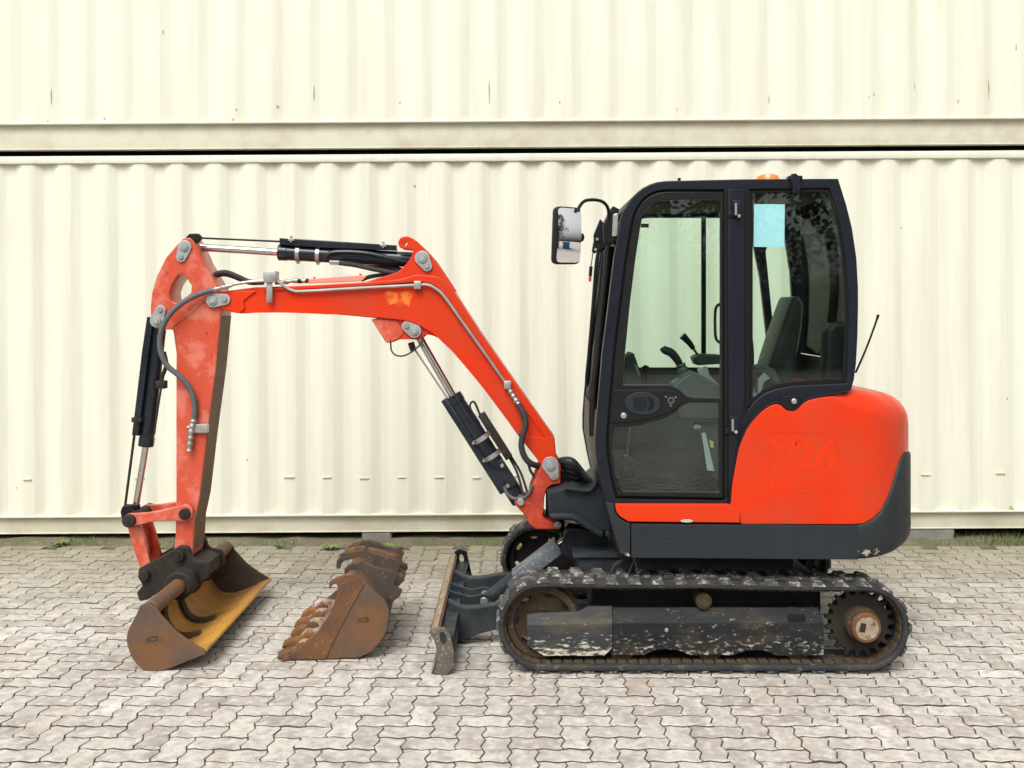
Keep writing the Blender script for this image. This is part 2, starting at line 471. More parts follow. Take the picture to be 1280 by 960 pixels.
def paver_mat(name, use_attr):
    m = bpy.data.materials.new(name); m.use_nodes = True
    nt = m.node_tree; N = nt.nodes; L = nt.links
    b = N['Principled BSDF']; b.inputs['Roughness'].default_value = .85; b.inputs['Specular IOR Level'].default_value = .3
    geo = N.new('ShaderNodeNewGeometry')
    def noise(sc, det=6, ro=.6):
        n = N.new('ShaderNodeTexNoise'); n.inputs['Scale'].default_value = sc; n.inputs['Detail'].default_value = det; n.inputs['Roughness'].default_value = ro
        L.new(geo.outputs['Position'], n.inputs['Vector']); return n
    def mr(src, a, b_, c, d):
        r = N.new('ShaderNodeMapRange'); r.inputs[1].default_value = a; r.inputs[2].default_value = b_; r.inputs[3].default_value = c; r.inputs[4].default_value = d
        L.new(src, r.inputs[0]); return r.outputs[0]
    def mix(fac, a, c, mode='MIX'):
        mx = N.new('ShaderNodeMix'); mx.data_type = 'RGBA'; mx.blend_type = mode
        if isinstance(fac, float): mx.inputs[0].default_value = fac
        else: L.new(fac, mx.inputs[0])
        for k, val in ((6, a), (7, c)):
            if isinstance(val, tuple): mx.inputs[k].default_value = (*val, 1)
            else: L.new(val, mx.inputs[k])
        return mx.outputs[2]
    if use_attr:
        at = N.new('ShaderNodeAttribute'); at.attribute_name = 'tone'; rnd = at.outputs['Fac']
    else:
        oi = N.new('ShaderNodeObjectInfo'); rnd = oi.outputs['Random']
    cr = N.new('ShaderNodeValToRGB')
    e = cr.color_ramp.elements
    e[0].position = 0; e[0].color = (.33, .295, .255, 1)
    e[1].position = 1; e[1].color = (.60, .575, .53, 1)
    for p, c in ((.20, (.44, .405, .36, 1)), (.55, (.50, .465, .415, 1)), (.70, (.45, .43, .405, 1)), (.92, (.55, .505, .43, 1))):
        q = e.new(p); q.color = c
    L.new(rnd, cr.inputs[0])
    col = cr.outputs[0]
    col = mix(mr(noise(1.1).outputs[0], .42, .66, 0, .65), col, (.30, .275, .24))           # broad dirty areas
    col = mix(mr(noise(7, 8).outputs[0], .50, .66, 0, .70), col, (.22, .195, .165))          # stains on single stones
    col = mix(mr(noise(17, 6, .65).outputs[0], .48, .66, 0, .75), col, (.27, .24, .205))
    col = mix(mr(noise(23, 6, .65).outputs[0], .50, .66, 0, .75), col, (.64, .615, .57))
    col = mix(mr(noise(2.3, 5).outputs[0], .56, .70, 0, .45), col, (.47, .37, .29))
    col = mix(mr(noise(46, 4, .7).outputs[0], .54, .66, 0, .60), col, (.17, .15, .125))      # speckle
    col = mix(mr(noise(70, 3, .7).outputs[0], .58, .72, 0, .35), col, (.62, .60, .56))
    sp = N.new('ShaderNodeSeparateXYZ'); L.new(geo.outputs['Position'], sp.inputs[0])
    ws = N.new('ShaderNodeMath'); ws.operation = 'MULTIPLY_ADD'; ws.inputs[1].default_value = .9; 
    L.new(noise(3).outputs[0], ws.inputs[0]); L.new(sp.outputs[1], ws.inputs[2])
    col = mix(mr(ws.outputs[0], 1.2, 3.2, 0, .80), col, (.17, .15, .085))                     # moss and soil washed along the containers
    L.new(col, b.inputs['Base Color'])
    bp = N.new('ShaderNodeBump'); bp.inputs['Strength'].default_value = .45; bp.inputs['Distance'].default_value = .008
    L.new(noise(90, 5).outputs[0], bp.inputs['Height']); L.new(bp.outputs[0], b.inputs['Normal'])
    return m
PAVER = paver_mat('concrete_paver', False)
PAVER_FAR = paver_mat('concrete_paver_field', True)

# ================================================================== SETTING
# ground sheet to the horizon
g = G()
g.add([(-300, -300, -.03), (300, -300, -.03), (300, 300, -.03), (-300, 300, -.03)], [(0, 1, 2, 3)])
ground = g.obj('ground', ASPHALT, None, 0, False); ground['kind'] = 'structure'
g = G(); g.add([(-8.28, -8.86, -.008), (8.0, -8.86, -.008), (8.0, 2.66, -.008), (-8.28, 2.66, -.008)], [(0, 1, 2, 3)])
pavement = g.obj('pavement', JOINT, None, 0, False); pavement['kind'] = 'structure'
g = G()
nx, ny = 140, 8
vs = []; fs = []
for j in range(ny + 1):
    for i in range(nx + 1):
        x = -11 + 22 * i / nx; y = 2.60 + .62 * j / ny
        z = .004 + .020 * random.random() * min(1, j / 2) + (.012 if j > 1 else -.012)
        vs.append((x, y, z))
for j in range(ny):
    for i in range(nx):
        a = j * (nx + 1) + i
        fs.append((a, a + 1, a + nx + 2, a + nx + 1))
g.add(vs, fs)
soil = g.obj('soil_strip', SOIL, None, 60, False); soil['kind'] = 'structure'

# interlocking zigzag pavers in herringbone bond
A = .1118; PX0, PY0 = -.2498, -.602
def tri(t):
    t = t - math.floor(t)
    return 4 * t if t < .25 else (2 - 4 * t if t < .75 else 4 * t - 4)
def warp(i, j): return (i - .085 * tri(j), j + .065 * tri(i))
def paver_outline(i, j, w, h):
    ex_, ey_ = .027, .056
    pts = []
    c = []
    for t in (0, .25, .75, 1.25, 1.75)[: 1 + 2 * w]: c.append((t, 0))
    for t in (0, .25, .75, 1.25, 1.75)[: 1 + 2 * h]: c.append((w, t))
    for t in (0, .25, .75, 1.25, 1.75)[: 1 + 2 * w]: c.append((w - t, h))
    for t in (0, .25, .75, 1.25, 1.75)[: 1 + 2 * h]: c.append((0, h - t))
    for a, b in c:
        # tri() at lattice corners is 0, so every stone of a kind is the same shape
        x, y = warp(i + a, j + b)
        sx = ex_ * (1 if a == 0 else -1 if a == w else 0); sy = ey_ * (1 if b == 0 else -1 if b == h else 0)
        pts.append((x + sx, y + sy, sx, sy))
    return pts
def paver_geo(i, j, w, h, cx, cy):
    o = paver_outline(i, j, w, h); n = len(o)
    vs = [((x - cx) * A, (y - cy) * A, -.016) for x, y, _, _ in o]
    vs += [((x - cx) * A, (y - cy) * A, -.0025) for x, y, _, _ in o]
    vs += [((x + sx * .6 - cx) * A, (y + sy * .6 - cy) * A, 0) for x, y, sx, sy in o]
    fs = []
    for k in range(n):
        k2 = (k + 1) % n
        fs.append((k, k2, n + k2, n + k)); fs.append((n + k, n + k2, 2 * n + k2, 2 * n + k))
    fs.append(tuple(range(2 * n, 3 * n)))
    return vs, fs
stones = []
for j in range(-74, 30):
    for i in range(-72, 74):
        m4 = (i + j) % 4
        if m4 == 0: stones.append((i, j, 2, 1))
        elif m4 == 2: stones.append((i, j, 1, 2))
def shown(i, j, w, h):
    x = PX0 + (i + w / 2) * A; y = PY0 + (j + h / 2) * A
    if y < -4: return -1
    d = D0 + y
    u = U0 + x * F / d; v = V0 + H * F / d
    if not (-12 < u < 1292 and v < 970) or v < 690: return -1
    if 640 < u < 1120 and 700 < v < 836: return -1       # hidden under the machine
    return v
rank = sorted(stones, key=lambda s: -shown(*s))
near = set(rank[:300])
protos = {}
for w, h in ((2, 1), (1, 2)):
    vs, fs = paver_geo(0, 0, w, h, w / 2, h / 2)
    me = bpy.data.meshes.new('paving_stone'); me.from_pydata(vs, [], fs); me.materials.append(PAVER); me.materials.append(JOINT)
    n_ = len(vs) // 3
    for k in range(n_): me.polygons[2 * k].material_index = 1
    protos[(w, h)] = me
def stone_pose(i, j, w, h):
    rx, ry, rz = (random.gauss(0, .006) for _ in range(3))
    return (PX0 + (i + w / 2) * A, PY0 + (j + h / 2) * A, random.gauss(0, .0009)), (rx * .7, ry, rz * .8)
fv = []; ff = []; tone = []; mi = []
for s_ in stones:
    i, j, w, h = s_
    loc, rot = stone_pose(*s_)
    if loc[1] + h * A / 2 > 2.66: continue
    if s_ in near:
        o = bpy.data.objects.new('paving_stone', protos[(w, h)]); COL.objects.link(o)
        place(o, loc, pavement); o.rotation_euler = rot
    else:
        M = Matrix.Translation(loc) @ Euler(rot).to_matrix().to_4x4()
        vs, fs = paver_geo(0, 0, w, h, w / 2, h / 2)
        b = len(fv)
        fv += [tuple(M @ Vector(v)) for v in vs]; ff += [tuple(k + b for k in f) for f in fs]
        tone += [random.random()] * len(fs)
        mi += [1 if (k % 2 == 0 and k < len(fs) - 1) else 0 for k in range(len(fs))]
me = bpy.data.meshes.new('paving_stones'); me.from_pydata(fv, [], ff)
at = me.attributes.new('tone', 'FLOAT', 'FACE'); at.data.foreach_set('value', tone)
me.materials.append(PAVER_FAR); me.materials.append(JOINT)
me.polygons.foreach_set('material_index', mi)
field = finish('paving_field', me, None, pavement, 0, False)
field['kind'] = 'stuff'; field['label'] = 'interlocking pale concrete pavers further off'

# ------------------------------------------------------------------ containers
YW = 2.75; K = (D0 + YW) / F
PITCH = 46.7 * K; XC0 = (37.7 - U0) * K
TILT = -.0060
def zc(v): return H - (v - V0) * K
def corrugated(z0, z1, x0, x1, phase, yo, yi):
    g = G()
    xs = []
    k = math.floor((x0 - phase) / PITCH)
    a = PITCH * .145; b = PITCH * .235
    while phase + k * PITCH < x1 + PITCH:
        c = phase + k * PITCH
        xs += [(c - a, yo), (c + a, yo), (c + a + b, yi), (c + PITCH - a - b, yi)]
        k += 1
    xs = [(x, y) for x, y in xs if x0 < x < x1]
    xs = [(x0, yi)] + xs + [(x1, yi)]
    # soft bends
    pts = []
    for q, (x, y) in enumerate(xs):
        if 0 < q < len(xs) - 1:
            for q2 in (q - 1, q + 1):
                d = Vector((xs[q2][0] - x, xs[q2][1] - y)); d = d.normalized() * min(.004, d.length * .4)
                pts.append((x + d.x, y + d.y))
        else: pts.append((x, y))
    zs = [z0 + (z1 - z0) * t / 6 for t in range(7)]
    n = len(pts)
    vs = [(x, y + .0012 * math.sin(x * 3.1 + z * 2.3) + .0008 * math.sin(z * 5 + x * 7), z) for z in zs for x, y in pts]
    fs = [(j * n + i, j * n + i + 1, (j + 1) * n + i + 1, (j + 1) * n + i) for j in range(6) for i in range(n - 1)]
    g.add(vs, fs)
    return g
LX0, LX1 = -6.4, 5.9
STAIN = mat('rust_stain', (.30, .22, .12), (.46, .40, .27), .8, nscale=40)
STAINS_UP = [(65, 121, 26, 1.6), (61, 152, 4, 1.4), (296, 137, 3, 2.4), (347, 133, 4, 5), (393, 117, 22, 2.2), (292, 150, 5, 1.6), (612, 116, 34, 1.6), (500, 128, 4, 2), (962, 124, 12, 1.5), (1092, 118, 4, 3.5), (1086, 122, 3, 1.6), (1144, 108, 12, 1.2), (1199, 126, 5, 2), (1236, 112, 26, 2.2), (700, 128, 4, 2), (846, 137, 5, 1.5), (131, 148, 3, 6), (1270, 60, 10, 1.4), (205, 40, 6, 1.5)]
STAINS_LOW = [(1118, 600, 4, 3), (1262, 636, 9, 12), (310, 575, 3, 2), (20, 610, 3, 2), (1259, 498, 3, 3), (985, 240, 3, 2), (1130, 285, 3, 2), (520, 232, 3, 5)]
def container(name, label, v_bottom, v_panel, v_railb, v_top, x0, x1, phase, welds, deep):
    zb = zc(v_bottom); zt = zc(v_top)
    root = empty(name, (0, YW, zb), label, 'container', 'stacked cream shipping containers')
    zp = zc(v_panel); zr = zc(v_railb)
    corrugated(zp, zr + .03, x0 + .1, x1 - .1, phase, YW - .012, YW - .012 + deep).obj('side_panel', CREAM, root, 25, False)
    # bottom rail: channel set back under the panel edge
    g = G()
    g.box(x0 + .17, x1 - .17, YW + .026, YW + .034, zb + .004, zp + .02, .002)
    g.box(x0 + .17, x1 - .17, YW + .016, YW + .10, zb - .001, zb + .007, .002)
    g.obj('bottom_rail', CREAM_RAIL, root)
    g = G(); g.box(x0 + .1, x1 - .1, YW - .016, YW + .031, zp - .012, zp + .003, .003); g.obj('panel_flange', CREAM, root)
    g = G(); g.box(x0 + .17, x1 - .17, YW - .022, YW + .05, zr, zt - .004, .004); g.obj('top_rail', CREAM, root)
    for xa in (x0, x1 - .17):
        g = G(); g.box(xa, xa + .17, YW - .024, YW + .14, zb - .012, zb + .11, .008); g.obj('corner_casting', CREAM_RAIL, root)
        g = G(); g.box(xa, xa + .17, YW - .024, YW + .14, zt - .11, zt + .010, .008); g.obj('corner_casting', CREAM_RAIL, root)
        g = G(); g.box(xa + .004, xa + .166, YW - .020, YW + .14, zb + .111, zt - .111, .008); g.obj('corner_post', CREAM, root)
        xe = xa if xa == x0 else xa + .16
        g = G(); g.box(xe + .002, xe + .03, YW + .142, YW + 2.40, zb + .01, zt - .01, .003); g.obj('end_wall', CREAM, root)
    g = G(); g.box(x0 + .04, x1 - .04, YW + .102, YW + 2.40, zt - .05, zt - .012, .004); g.obj('roof', CREAM, root)
    g = G(); g.box(x0 + .04, x1 - .04, YW + .102, YW + 2.40, zb + .03, zb + .12, .004); g.obj('floor', RUBBERSEAL, root)
    g = G(); g.box(x0 + .04, x1 - .04, YW + 2.402, YW + 2.43, zb, zt, .004); g.obj('rear_wall', CREAM, root)
    def wall_y(x):
        t = ((x - phase) / PITCH + .5) % 1 - .5; t = abs(t)
        return YW - .012 + deep * max(0, min(1, (t - .145) / .235))
    for u, v, hh, ww in ((STAINS_LOW if welds else STAINS_UP)):
        x = (u - U0) * K; z = zc(v) ; y = wall_y(x); h_ = hh * K / 2; w_ = ww * K / 2; z -= (u - U0) * K * TILT * -1
        n_ = 9; pts = []
        for k in range(n_):
            a = 2 * math.pi * k / n_; pts.append((x + w_ * math.cos(a) * random.uniform(.5, 1.2) + (z - z) , z + h_ * math.sin(a) * random.uniform(.7, 1.1)))
        g = G(); g.plate(pts, y - .0022, y + .004, bevel=.0003, metric=True); g.obj('rust_mark', STAIN, root)
    if welds:
        k = math.floor((x0 - phase) / PITCH) + 1
        while phase + k * PITCH < x1 - .3:
            if random.random() < .8:
                c = phase + k * PITCH - 2 * K; zw = zc(595 + random.uniform(-1.2, 1.2)); hw = random.uniform(.030, .042)
                g = G(); g.box(c - hw, c + hw, YW - .0215, YW - .0105, zw - .007, zw + .004, .002); g.obj('weld_mark', CREAM_RAIL, root)
            k += 1
    root.rotation_euler.y = TILT
    return root
container('shipping_container', 'cream corrugated shipping container standing on concrete blocks behind the excavator', 664.5, 641.5, 201.5, 191.6, LX0, LX1, XC0, True, .031)
up = container('shipping_container', 'cream corrugated shipping container stacked on top of the lower one', 183.2, 150.5, -272, -286, LX0 - .03, LX1 - .03, XC0 + .11, False, .024)

# concrete blocks under the lower container
def block(u0, u1, v_top, label, x0=None, x1=None, y0=2.772, h=.085):
    x0 = px(u0, y0) if x0 is None else x0; x1 = px(u1, y0) if x1 is None else x1
    bm = bmesh.new()
    bmesh.ops.create_cube(bm, size=1)
    bmesh.ops.scale(bm, vec=(x1 - x0, .34, h), verts=bm.verts)
    bmesh.ops.bevel(bm, geom=list(bm.edges), offset=.008, segments=2, affect='EDGES')
    bmesh.ops.subdivide_edges(bm, edges=list(bm.edges), cuts=3, use_grid_fill=True)
    for v in bm.verts: v.co += Vector((random.gauss(0, .0014), random.gauss(0, .0014), random.gauss(0, .001)))
    me = bpy.data.meshes.new('concrete_block')
    bmesh.ops.translate(bm, vec=((x0 + x1) / 2, y0 + .17, h / 2), verts=bm.verts)
    bm.to_mesh(me); bm.free()
    o = finish('concrete_block', me, CONCRETE, None, 50)
    return tag(o, label, 'concrete block', 'concrete blocks under the container')
block(452, 489, 662, 'small concrete block under the lower container behind the loose toothed bucket', h=.080)
block(1086, 1193, 661, 'long concrete block under the lower container beyond the rear of the excavator', h=.104)

# ------------------------------------------------------------------ weeds along the containers
def blades(n, xr, yr, hr, seed, lean=.5):
    rng = random.Random(seed); g = G()
    for _ in range(n):
        x = rng.uniform(*xr); y = rng.uniform(*yr); h = rng.uniform(*hr); a = rng.uniform(0, 6.28)
        w = rng.uniform(.0015, .0035); d = Vector((math.cos(a), math.sin(a), 0)); s = Vector((-d.y, d.x, 0)) * w
        l = rng.uniform(.1, lean) * h
        b = Vector((x, y, -.004)); m = b + d * l * .4 + Vector((0, 0, h * .6)); t = b + d * l + Vector((0, 0, h))
        g.add([b - s, b + s, m + s * .8, m - s * .8, t], [(0, 1, 2, 3), (3, 2, 4)])
    return g
g = G()
rng = random.Random(3)
for c in [rng.uniform(-4.6, 4.6) for _ in range(60)]:
    b = blades(rng.randint(6, 26), (c - .16, c + .16), (2.60, 2.82), (.010, .045), rng.randint(0, 9999), .9)
    g.add(b.v, b.f)
for c, n, h in ((px(95, 2.7), 70, .075), (px(120, 2.7), 40, .06), (px(1215, 2.7), 90, .09), (px(1250, 2.7), 120, .10), (px(1275, 2.7), 90, .09), (px(1290, 2.7), 90, .09), (px(350, 2.7), 40, .05)):
    b = blades(n, (c - .12, c + .12), (2.64, 2.86), (.02, h), int(c * 1000) % 999, .8)
    g.add(b.v, b.f)
grass = g.obj('grass', GRASS, None, 0, False); tag(grass, 'thin green grass growing along the foot of the lower container', 'grass'); grass['kind'] = 'stuff'
def weed(u, Y, n, r, label):
    g = G(); rng = random.Random(int(u)); c = Vector((px(u, Y), Y, 0))
    for k in range(n):
        a = rng.uniform(0, 6.28); L = r * rng.uniform(.4, 1); up_ = rng.uniform(.15, .8)
        d = Vector((math.cos(a), math.sin(a), 0)); s = Vector((-d.y, d.x, 0)) * L * rng.uniform(.10, .2)
        b = c + d * .004 + Vector((0, 0, .002)); m = b + d * L * .5 + Vector((0, 0, L * up_ * .6)); t = b + d * L + Vector((0, 0, L * up_ * .5))
        g.add([b, m + s, t, m - s], [(0, 1, 2, 3)])
    o = g.obj('weed', WEED, None, 0, False)
    tag(o, label, 'weed', 'weeds by the container')
weed(414, 2.52, 40, .09, 'flat green weed in a paving joint beside the loose toothed bucket')
weed(348, 2.62, 22, .06, 'small green weed at the paving edge between the two buckets')
weed(487, 2.56, 34, .08, 'green weed at the foot of the small concrete block')
weed(78, 2.66, 36, .10, 'leafy green weed in the soil left of the excavator arm')
weed(652, 2.60, 20, .05, 'low green weed at the paving edge beside the far track')

# ================================================================== EXCAVATOR
YC = .75
ex = empty('excavator', (1.05, YC, 0), 'orange and charcoal mini excavator with enclosed cab, rubber tracks and raised boom', 'excavator')

def pinplate(u, v, u2, v2, Y, parent, r=8.5, r2=6.5, name='pin_plate', material=None):
    """tear-drop retaining plate with pin head and bolt"""
    a = math.atan2(v2 - v, u2 - u); pts = []
    for k in range(13):
        t = a + math.pi / 2 + math.pi * k / 12
        pts.append((u + r * math.cos(t), v + r * math.sin(t)))
    for k in range(9):
        t = a - math.pi / 2 + math.pi * k / 8
        pts.append((u2 + r2 * math.cos(t), v2 + r2 * math.sin(t)))
    g = G(); g.plate(pts, Y - .012, Y, Y, .003)
    o = g.obj(name, material or PINPLATE, parent)
    g = G(); c = P(u, v, Y); s = (D0 + Y) / F
    g.lathe(c + Vector((0, -.026, 0)), (0, 1, 0), [(0, 0), (.0, r * .36 * s), (.003, r * .40 * s), (.006, r * .40 * s), (.006, r * .60 * s), (.010, r * .66 * s), (.020, r * .66 * s)], 20)
    g.obj('pin_head', material or PINPLATE, o)
    g = G(); c = P(u2, v2, Y)
    g.lathe(c + Vector((0, -.022, 0)), (0, 1, 0), [(0, 0), (0, r2 * .40 * s), (.008, r2 * .46 * s), (.008, r2 * .62 * s), (.012, r2 * .62 * s)], 6)
    g.obj('bolt', STEEL, o)
    return o

# ------------------------------------------------------------------ crawler tracks
def track_path():
    s = (D0) / F
    ic = Vector((px(679, 0), pz(783.5, 0))); ir = 55.5 * s
    sc = Vector((px(1084, 0), pz(788.0, 0))); sr = 53 * s
    sc.y = ic.y + (sr - ir) * 1.0           # both ends rest on the ground line
    pts = []
    for k in range(0, 19):
        a = R(90 + 180 * k / 18); pts.append(ic + Vector((math.cos(a), math.sin(a))) * ir)
    n = 24
    p0 = pts[-1]; p1 = sc + Vector((0, -sr))
    for k in range(1, n): pts.append(p0.lerp(p1, k / n))
    for k in range(0, 19):
        a = R(-90 + 180 * k / 18); pts.append(sc + Vector((math.cos(a), math.sin(a))) * sr)
    p0 = pts[-1]; p1 = pts[0]
    crown = Vector((px(880, 0), pz(729.5, 0)))
    for k in range(1, n):
        t = k / n
        q = p0.lerp(p1, t)
        lift = (crown.y - p0.lerp(p1, .5).y) * math.sin(math.pi * t) ** .8
        sag = -.006 * abs(math.sin(2 * math.pi * t))
        pts.append(q + Vector((0, lift + sag)))
    return pts, ic, ir, sc, sr
TP, IC, IR, SC, SR = track_path()
def resample(pts, n):
    L = [0]
    N = len(pts)
    for i in range(N): L.append(L[-1] + (pts[(i + 1) % N] - pts[i]).length)
    tot = L[-1]; out = []; i = 0
    for k in range(n):
        d = tot * k / n
        while L[i + 1] < d: i += 1
        t = (d - L[i]) / max(1e-9, L[i + 1] - L[i])
        out.append(pts[i].lerp(pts[(i + 1) % N], t))
    return out, tot
def frames(pts):
    N = len(pts); out = []
    for i in range(N):
        t = (pts[(i + 1) % N] - pts[i - 1]).normalized()
        out.append((pts[i], t, Vector((t.y, -t.x))))      # path runs counter-clockwise: outward = right of travel
    return out
NLUG = 40
def build_track(y0, W, detail):
    fr = frames(resample(TP, 200)[0])
    if (fr[0][0] - Vector((.9, .25))).dot(fr[0][2]) < 0: fr = [(p, t, -n) for p, t, n in fr]
    sec = [(.0, -.018), (.0, -.004), (.006, 0), (W - .006, 0), (W, -.004), (W, -.018), (W - .01, -.026), (.01, -.026)]
    g = G(); m = len(sec); N = len(fr); vs = []; fs = []
    for p, t, n in fr:
        for y, d in sec:
            q = p + n * d; vs.append((q.x, y0 + y, q.y))
    for i in range(N):
        for k in range(m):
            fs.append((i * m + k, i * m + (k + 1) % m, ((i + 1) % N) * m + (k + 1) % m, ((i + 1) % N) * m + k))
    g.add(vs, fs)
    belt = g.obj('rubber_track', TRACK, ex)
    # tread lugs: staggered halves
    lw = .066
    def lugmesh(flip):
        g = G()
        a, b = (-lw / 2, lw / 2)
        prof = [(a, -.002), (a + .010, .013), (b - .010, .013), (b, -.002)]
        y_a, y_b = (-.004, W * .56) if not flip else (W * .44, W + .004)
        sh = .018
        vs = []; 
        for y, k in ((y_a, 0), ((y_a + y_b) / 2, 1), (y_b, 2)):
            off = (sh if (k == 2) != flip else 0) * (1 if k != 1 else .3)
            tp = .0 if (k == 1) else .006
            for q, (x, z) in enumerate(prof):
                yy = y + (tp if (k == 0 and q in (1, 2)) else -tp if (k == 2 and q in (1, 2)) else 0)
                vs.append((x + off, yy, z))
        fs = []
        for k in range(2):
            for q in range(3): fs.append((k * 4 + q, k * 4 + q + 1, k * 4 + 5 + q, k * 4 + 4 + q))
        fs += [(3, 2, 1, 0), (8, 9, 10, 11)]
        g.add(vs, fs)
        return g
    ff = frames(resample(TP, NLUG * 2)[0])
    if (ff[0][0] - Vector((.9, .25))).dot(ff[0][2]) < 0: ff = [(p, t, -n) for p, t, n in ff]
    meshes = []
    for fl in (False, True):
        gg = lugmesh(fl); me = bpy.data.meshes.new('tread_lug'); me.from_pydata(gg.v, [], gg.f)
        bm = bmesh.new(); bm.from_mesh(me); bmesh.ops.recalc_face_normals(bm, faces=bm.faces); bm.to_mesh(me); bm.free()
        me.materials.append(LUG); meshes.append(me)
    for i, (p, t, n) in enumerate(ff):
        o = bpy.data.objects.new('tread_lug', meshes[i % 2]); COL.objects.link(o)
        place(o, (p.x, y0, p.y), belt)
        M = Matrix(((t.x, 0, n.x), (0, 1, 0), (t.y, 0, n.y)))
        if M.determinant() < 0: M = Matrix(((-t.x, 0, n.x), (0, 1, 0), (-t.y, 0, n.y)))
        o.rotation_euler = M.to_euler()
    if detail:
        g = G(); g.box(-.0235, .0235, 0, .055, -.014, .004, .004)
        cm = None
        for i, (p, t, n) in enumerate(frames(resample(TP, 84)[0])):
            if (p - Vector((.9, .25))).dot(n) < 0: n = -n
            q = p - n * .028
            if cm is None:
                src = g.obj('track_cog', COG, belt); cm = src
                src.location = (0, 0, 0); o = src
                o.parent = None
            else:
                o = cm.copy(); COL.objects.link(o); o.parent = None
            o.name = 'track_cog'
            place(o, (q.x, y0 + .058, q.y), belt)
            M = Matrix(((t.x, 0, n.x), (0, 1, 0), (t.y, 0, n.y)))
            if M.determinant() < 0: M = Matrix(((-t.x, 0, n.x), (0, 1, 0), (-t.y, 0, n.y)))
            o.rotation_euler = M.to_euler()
    return belt
build_track(0, .25, True)
build_track(1.25, .25, False)

def running_gear(y0, s, a0):
    """idler, sprocket, rollers and frame; s = +1 near side (outer face towards -Y), -1 far side"""
    yo = lambda d: (y0 + d) if s > 0 else (y0 + .25 - d)
    Yc_ = y0 + .125
    rI = IR - .030
    # idler wheel with oval holes
    holes = []
    for k in range(7):
        a = a0 + 2 * math.pi * k / 7
        holes.append(ring(IC.x + math.cos(a) * .135, IC.y + math.sin(a) * .135, .026, 12, .017, 0, a + math.pi / 2))
    g = G()
    g.plate(ring(IC.x, IC.y, rI - .035, 40), Yc_ - .012, Yc_ + .012, bevel=.003, holes=holes, metric=True)
    idl = g.obj('idler_wheel', COG if s > 0 else GREASE, ex)
    g = G()
    g.lathe((IC.x, Yc_ - .055, IC.y), (0, 1, 0), [(0, rI - .042), (0, rI - .012), (.012, rI - .004), (.040, rI - .002), (.045, rI + .008), (.065, rI + .008), (.070, rI - .002), (.098, rI - .004), (.110, rI - .012), (.110, rI - .042), (.0, rI - .042)], 48)
    g.obj('rim', COG if s > 0 else GREASE, idl)
    g = G(); g.cyl((IC.x, Yc_ - .045, IC.y), (IC.x, Yc_ + .045, IC.y), .05); g.obj('hub', GREASE, idl)
    # sprocket
    g = G(); pts = []
    nt = 19; rS = SR - .034
    for k in range(nt):
        for da, rr in ((-.30, rS - .032), (-.14, rS), (.14, rS), (.30, rS - .032)):
            a = 2 * math.pi * (k + da) / nt
            pts.append((SC.x + rr * math.cos(a), SC.y + rr * math.sin(a)))
    sy = Yc_ - s * .01
    g.plate(pts, sy - .014, sy + .014, bevel=.003, metric=True)
    spk = g.obj('drive_sprocket', GREASE, ex)
    g = G()
    f = -s
    def L(prof, seg=36, mat_=GREASE, nm='hub'):
        g = G(); g.lathe((SC.x, yo(.16), SC.y), (0, f, 0), prof, seg); return g.obj(nm, mat_, spk)
    L([(0, 0), (0, .148), (.030, .148), (.034, .142), (.034, .118), (.028, .112), (.028, .09), (.03, 0)], 36, GREASE, 'flange')
    L([(0, .0), (.0, .092), (.10, .088), (.118, .084), (.122, .080), (.122, 0)], 36, COG, 'motor_housing')
    L([(.10, .0), (.120, .070), (.128, .074), (.150, .074), (.156, .070), (.156, 0)], 36, RUSTBRIGHT, 'hub_cap')
    L([(.1562, .0), (.1562, .058), (.160, .058), (.160, 0)], 30, CLAY, 'cap_face')
    g = G(); cy = yo(0.16) + f * .1605
    Mx = Matrix.Translation((SC.x - .022, cy, SC.y + .006)) @ Matrix.Rotation(R(12), 4, 'Y')
    g.box(-.014, .014, -.002, .002, -.022, .022, .001, Mx); g.obj('rating_plate', GREASE, spk)
    for k in range(9):
        a = 2 * math.pi * k / 9 + .2
        g = G(); g.cyl((SC.x + .13 * math.cos(a), yo(.16) + f * .028, SC.y + .13 * math.sin(a)), (SC.x + .13 * math.cos(a), yo(.16) + f * .046, SC.y + .13 * math.sin(a)), .010, seg=6, bev=.001)
        g.obj('bolt', COG, spk)
    for u in (778.5, 888, 998):
        x = px(u, .05)
        g = G()
        g.lathe((x, Yc_ - .062, pz(813.5, .05)), (0, 1, 0), [(0, 0), (0, .020), (.004, .022), (.006, .056), (.010, .064), (.05, .066), (.056, .05), (.068, .05), (.074, .066), (.114, .064), (.118, .056), (.120, .022), (.124, 0)], 28)
        g.obj('track_roller', COG, ex)
    x = px(879.5, .06)
    g = G(); g.lathe((x, yo(.045), pz(751, .06)), (0, s, 0), [(0, 0), (0, .026), (.004, .031), (.004, .036), (.008, .041), (.09, .041), (.09, 0)], 28)
    car = g.obj('carrier_roller', COG, ex)
    # side frame
    y1, y2 = yo(.045), yo(.205)
    ya, yb = min(y1, y2), max(y1, y2)
    def sx(u): return px(u, .045)
    def sz(v): return pz(v, .045)
    low = [(766.5, 779), (1030, 779), (1029.5, 819), (974, 820), (957, 814), (945, 812.8), (931, 814), (917, 819), (862, 819), (848, 813), (833, 811.6), (818, 813), (805, 819), (766.5, 819)]
    g = G(); g.plate([(sx(u), sz(v)) for u, v in low], yo(.045) if s > 0 else yo(.055), yo(.055) if s > 0 else yo(.045), bevel=.002, metric=True)
    fr_ = g.obj('track_frame', TRACKFRAME, ex)
    # upper lip leaning back
    g = G()
    def quad_panel(us, v0, v1, d0, d1, th):
        pass
    x0, x1 = sx(766.5), sx(1030); z0, z1 = sz(779.4), sz(762)
    yf0, yf1 = yo(.046), yo(.078)
    t = .008 * s
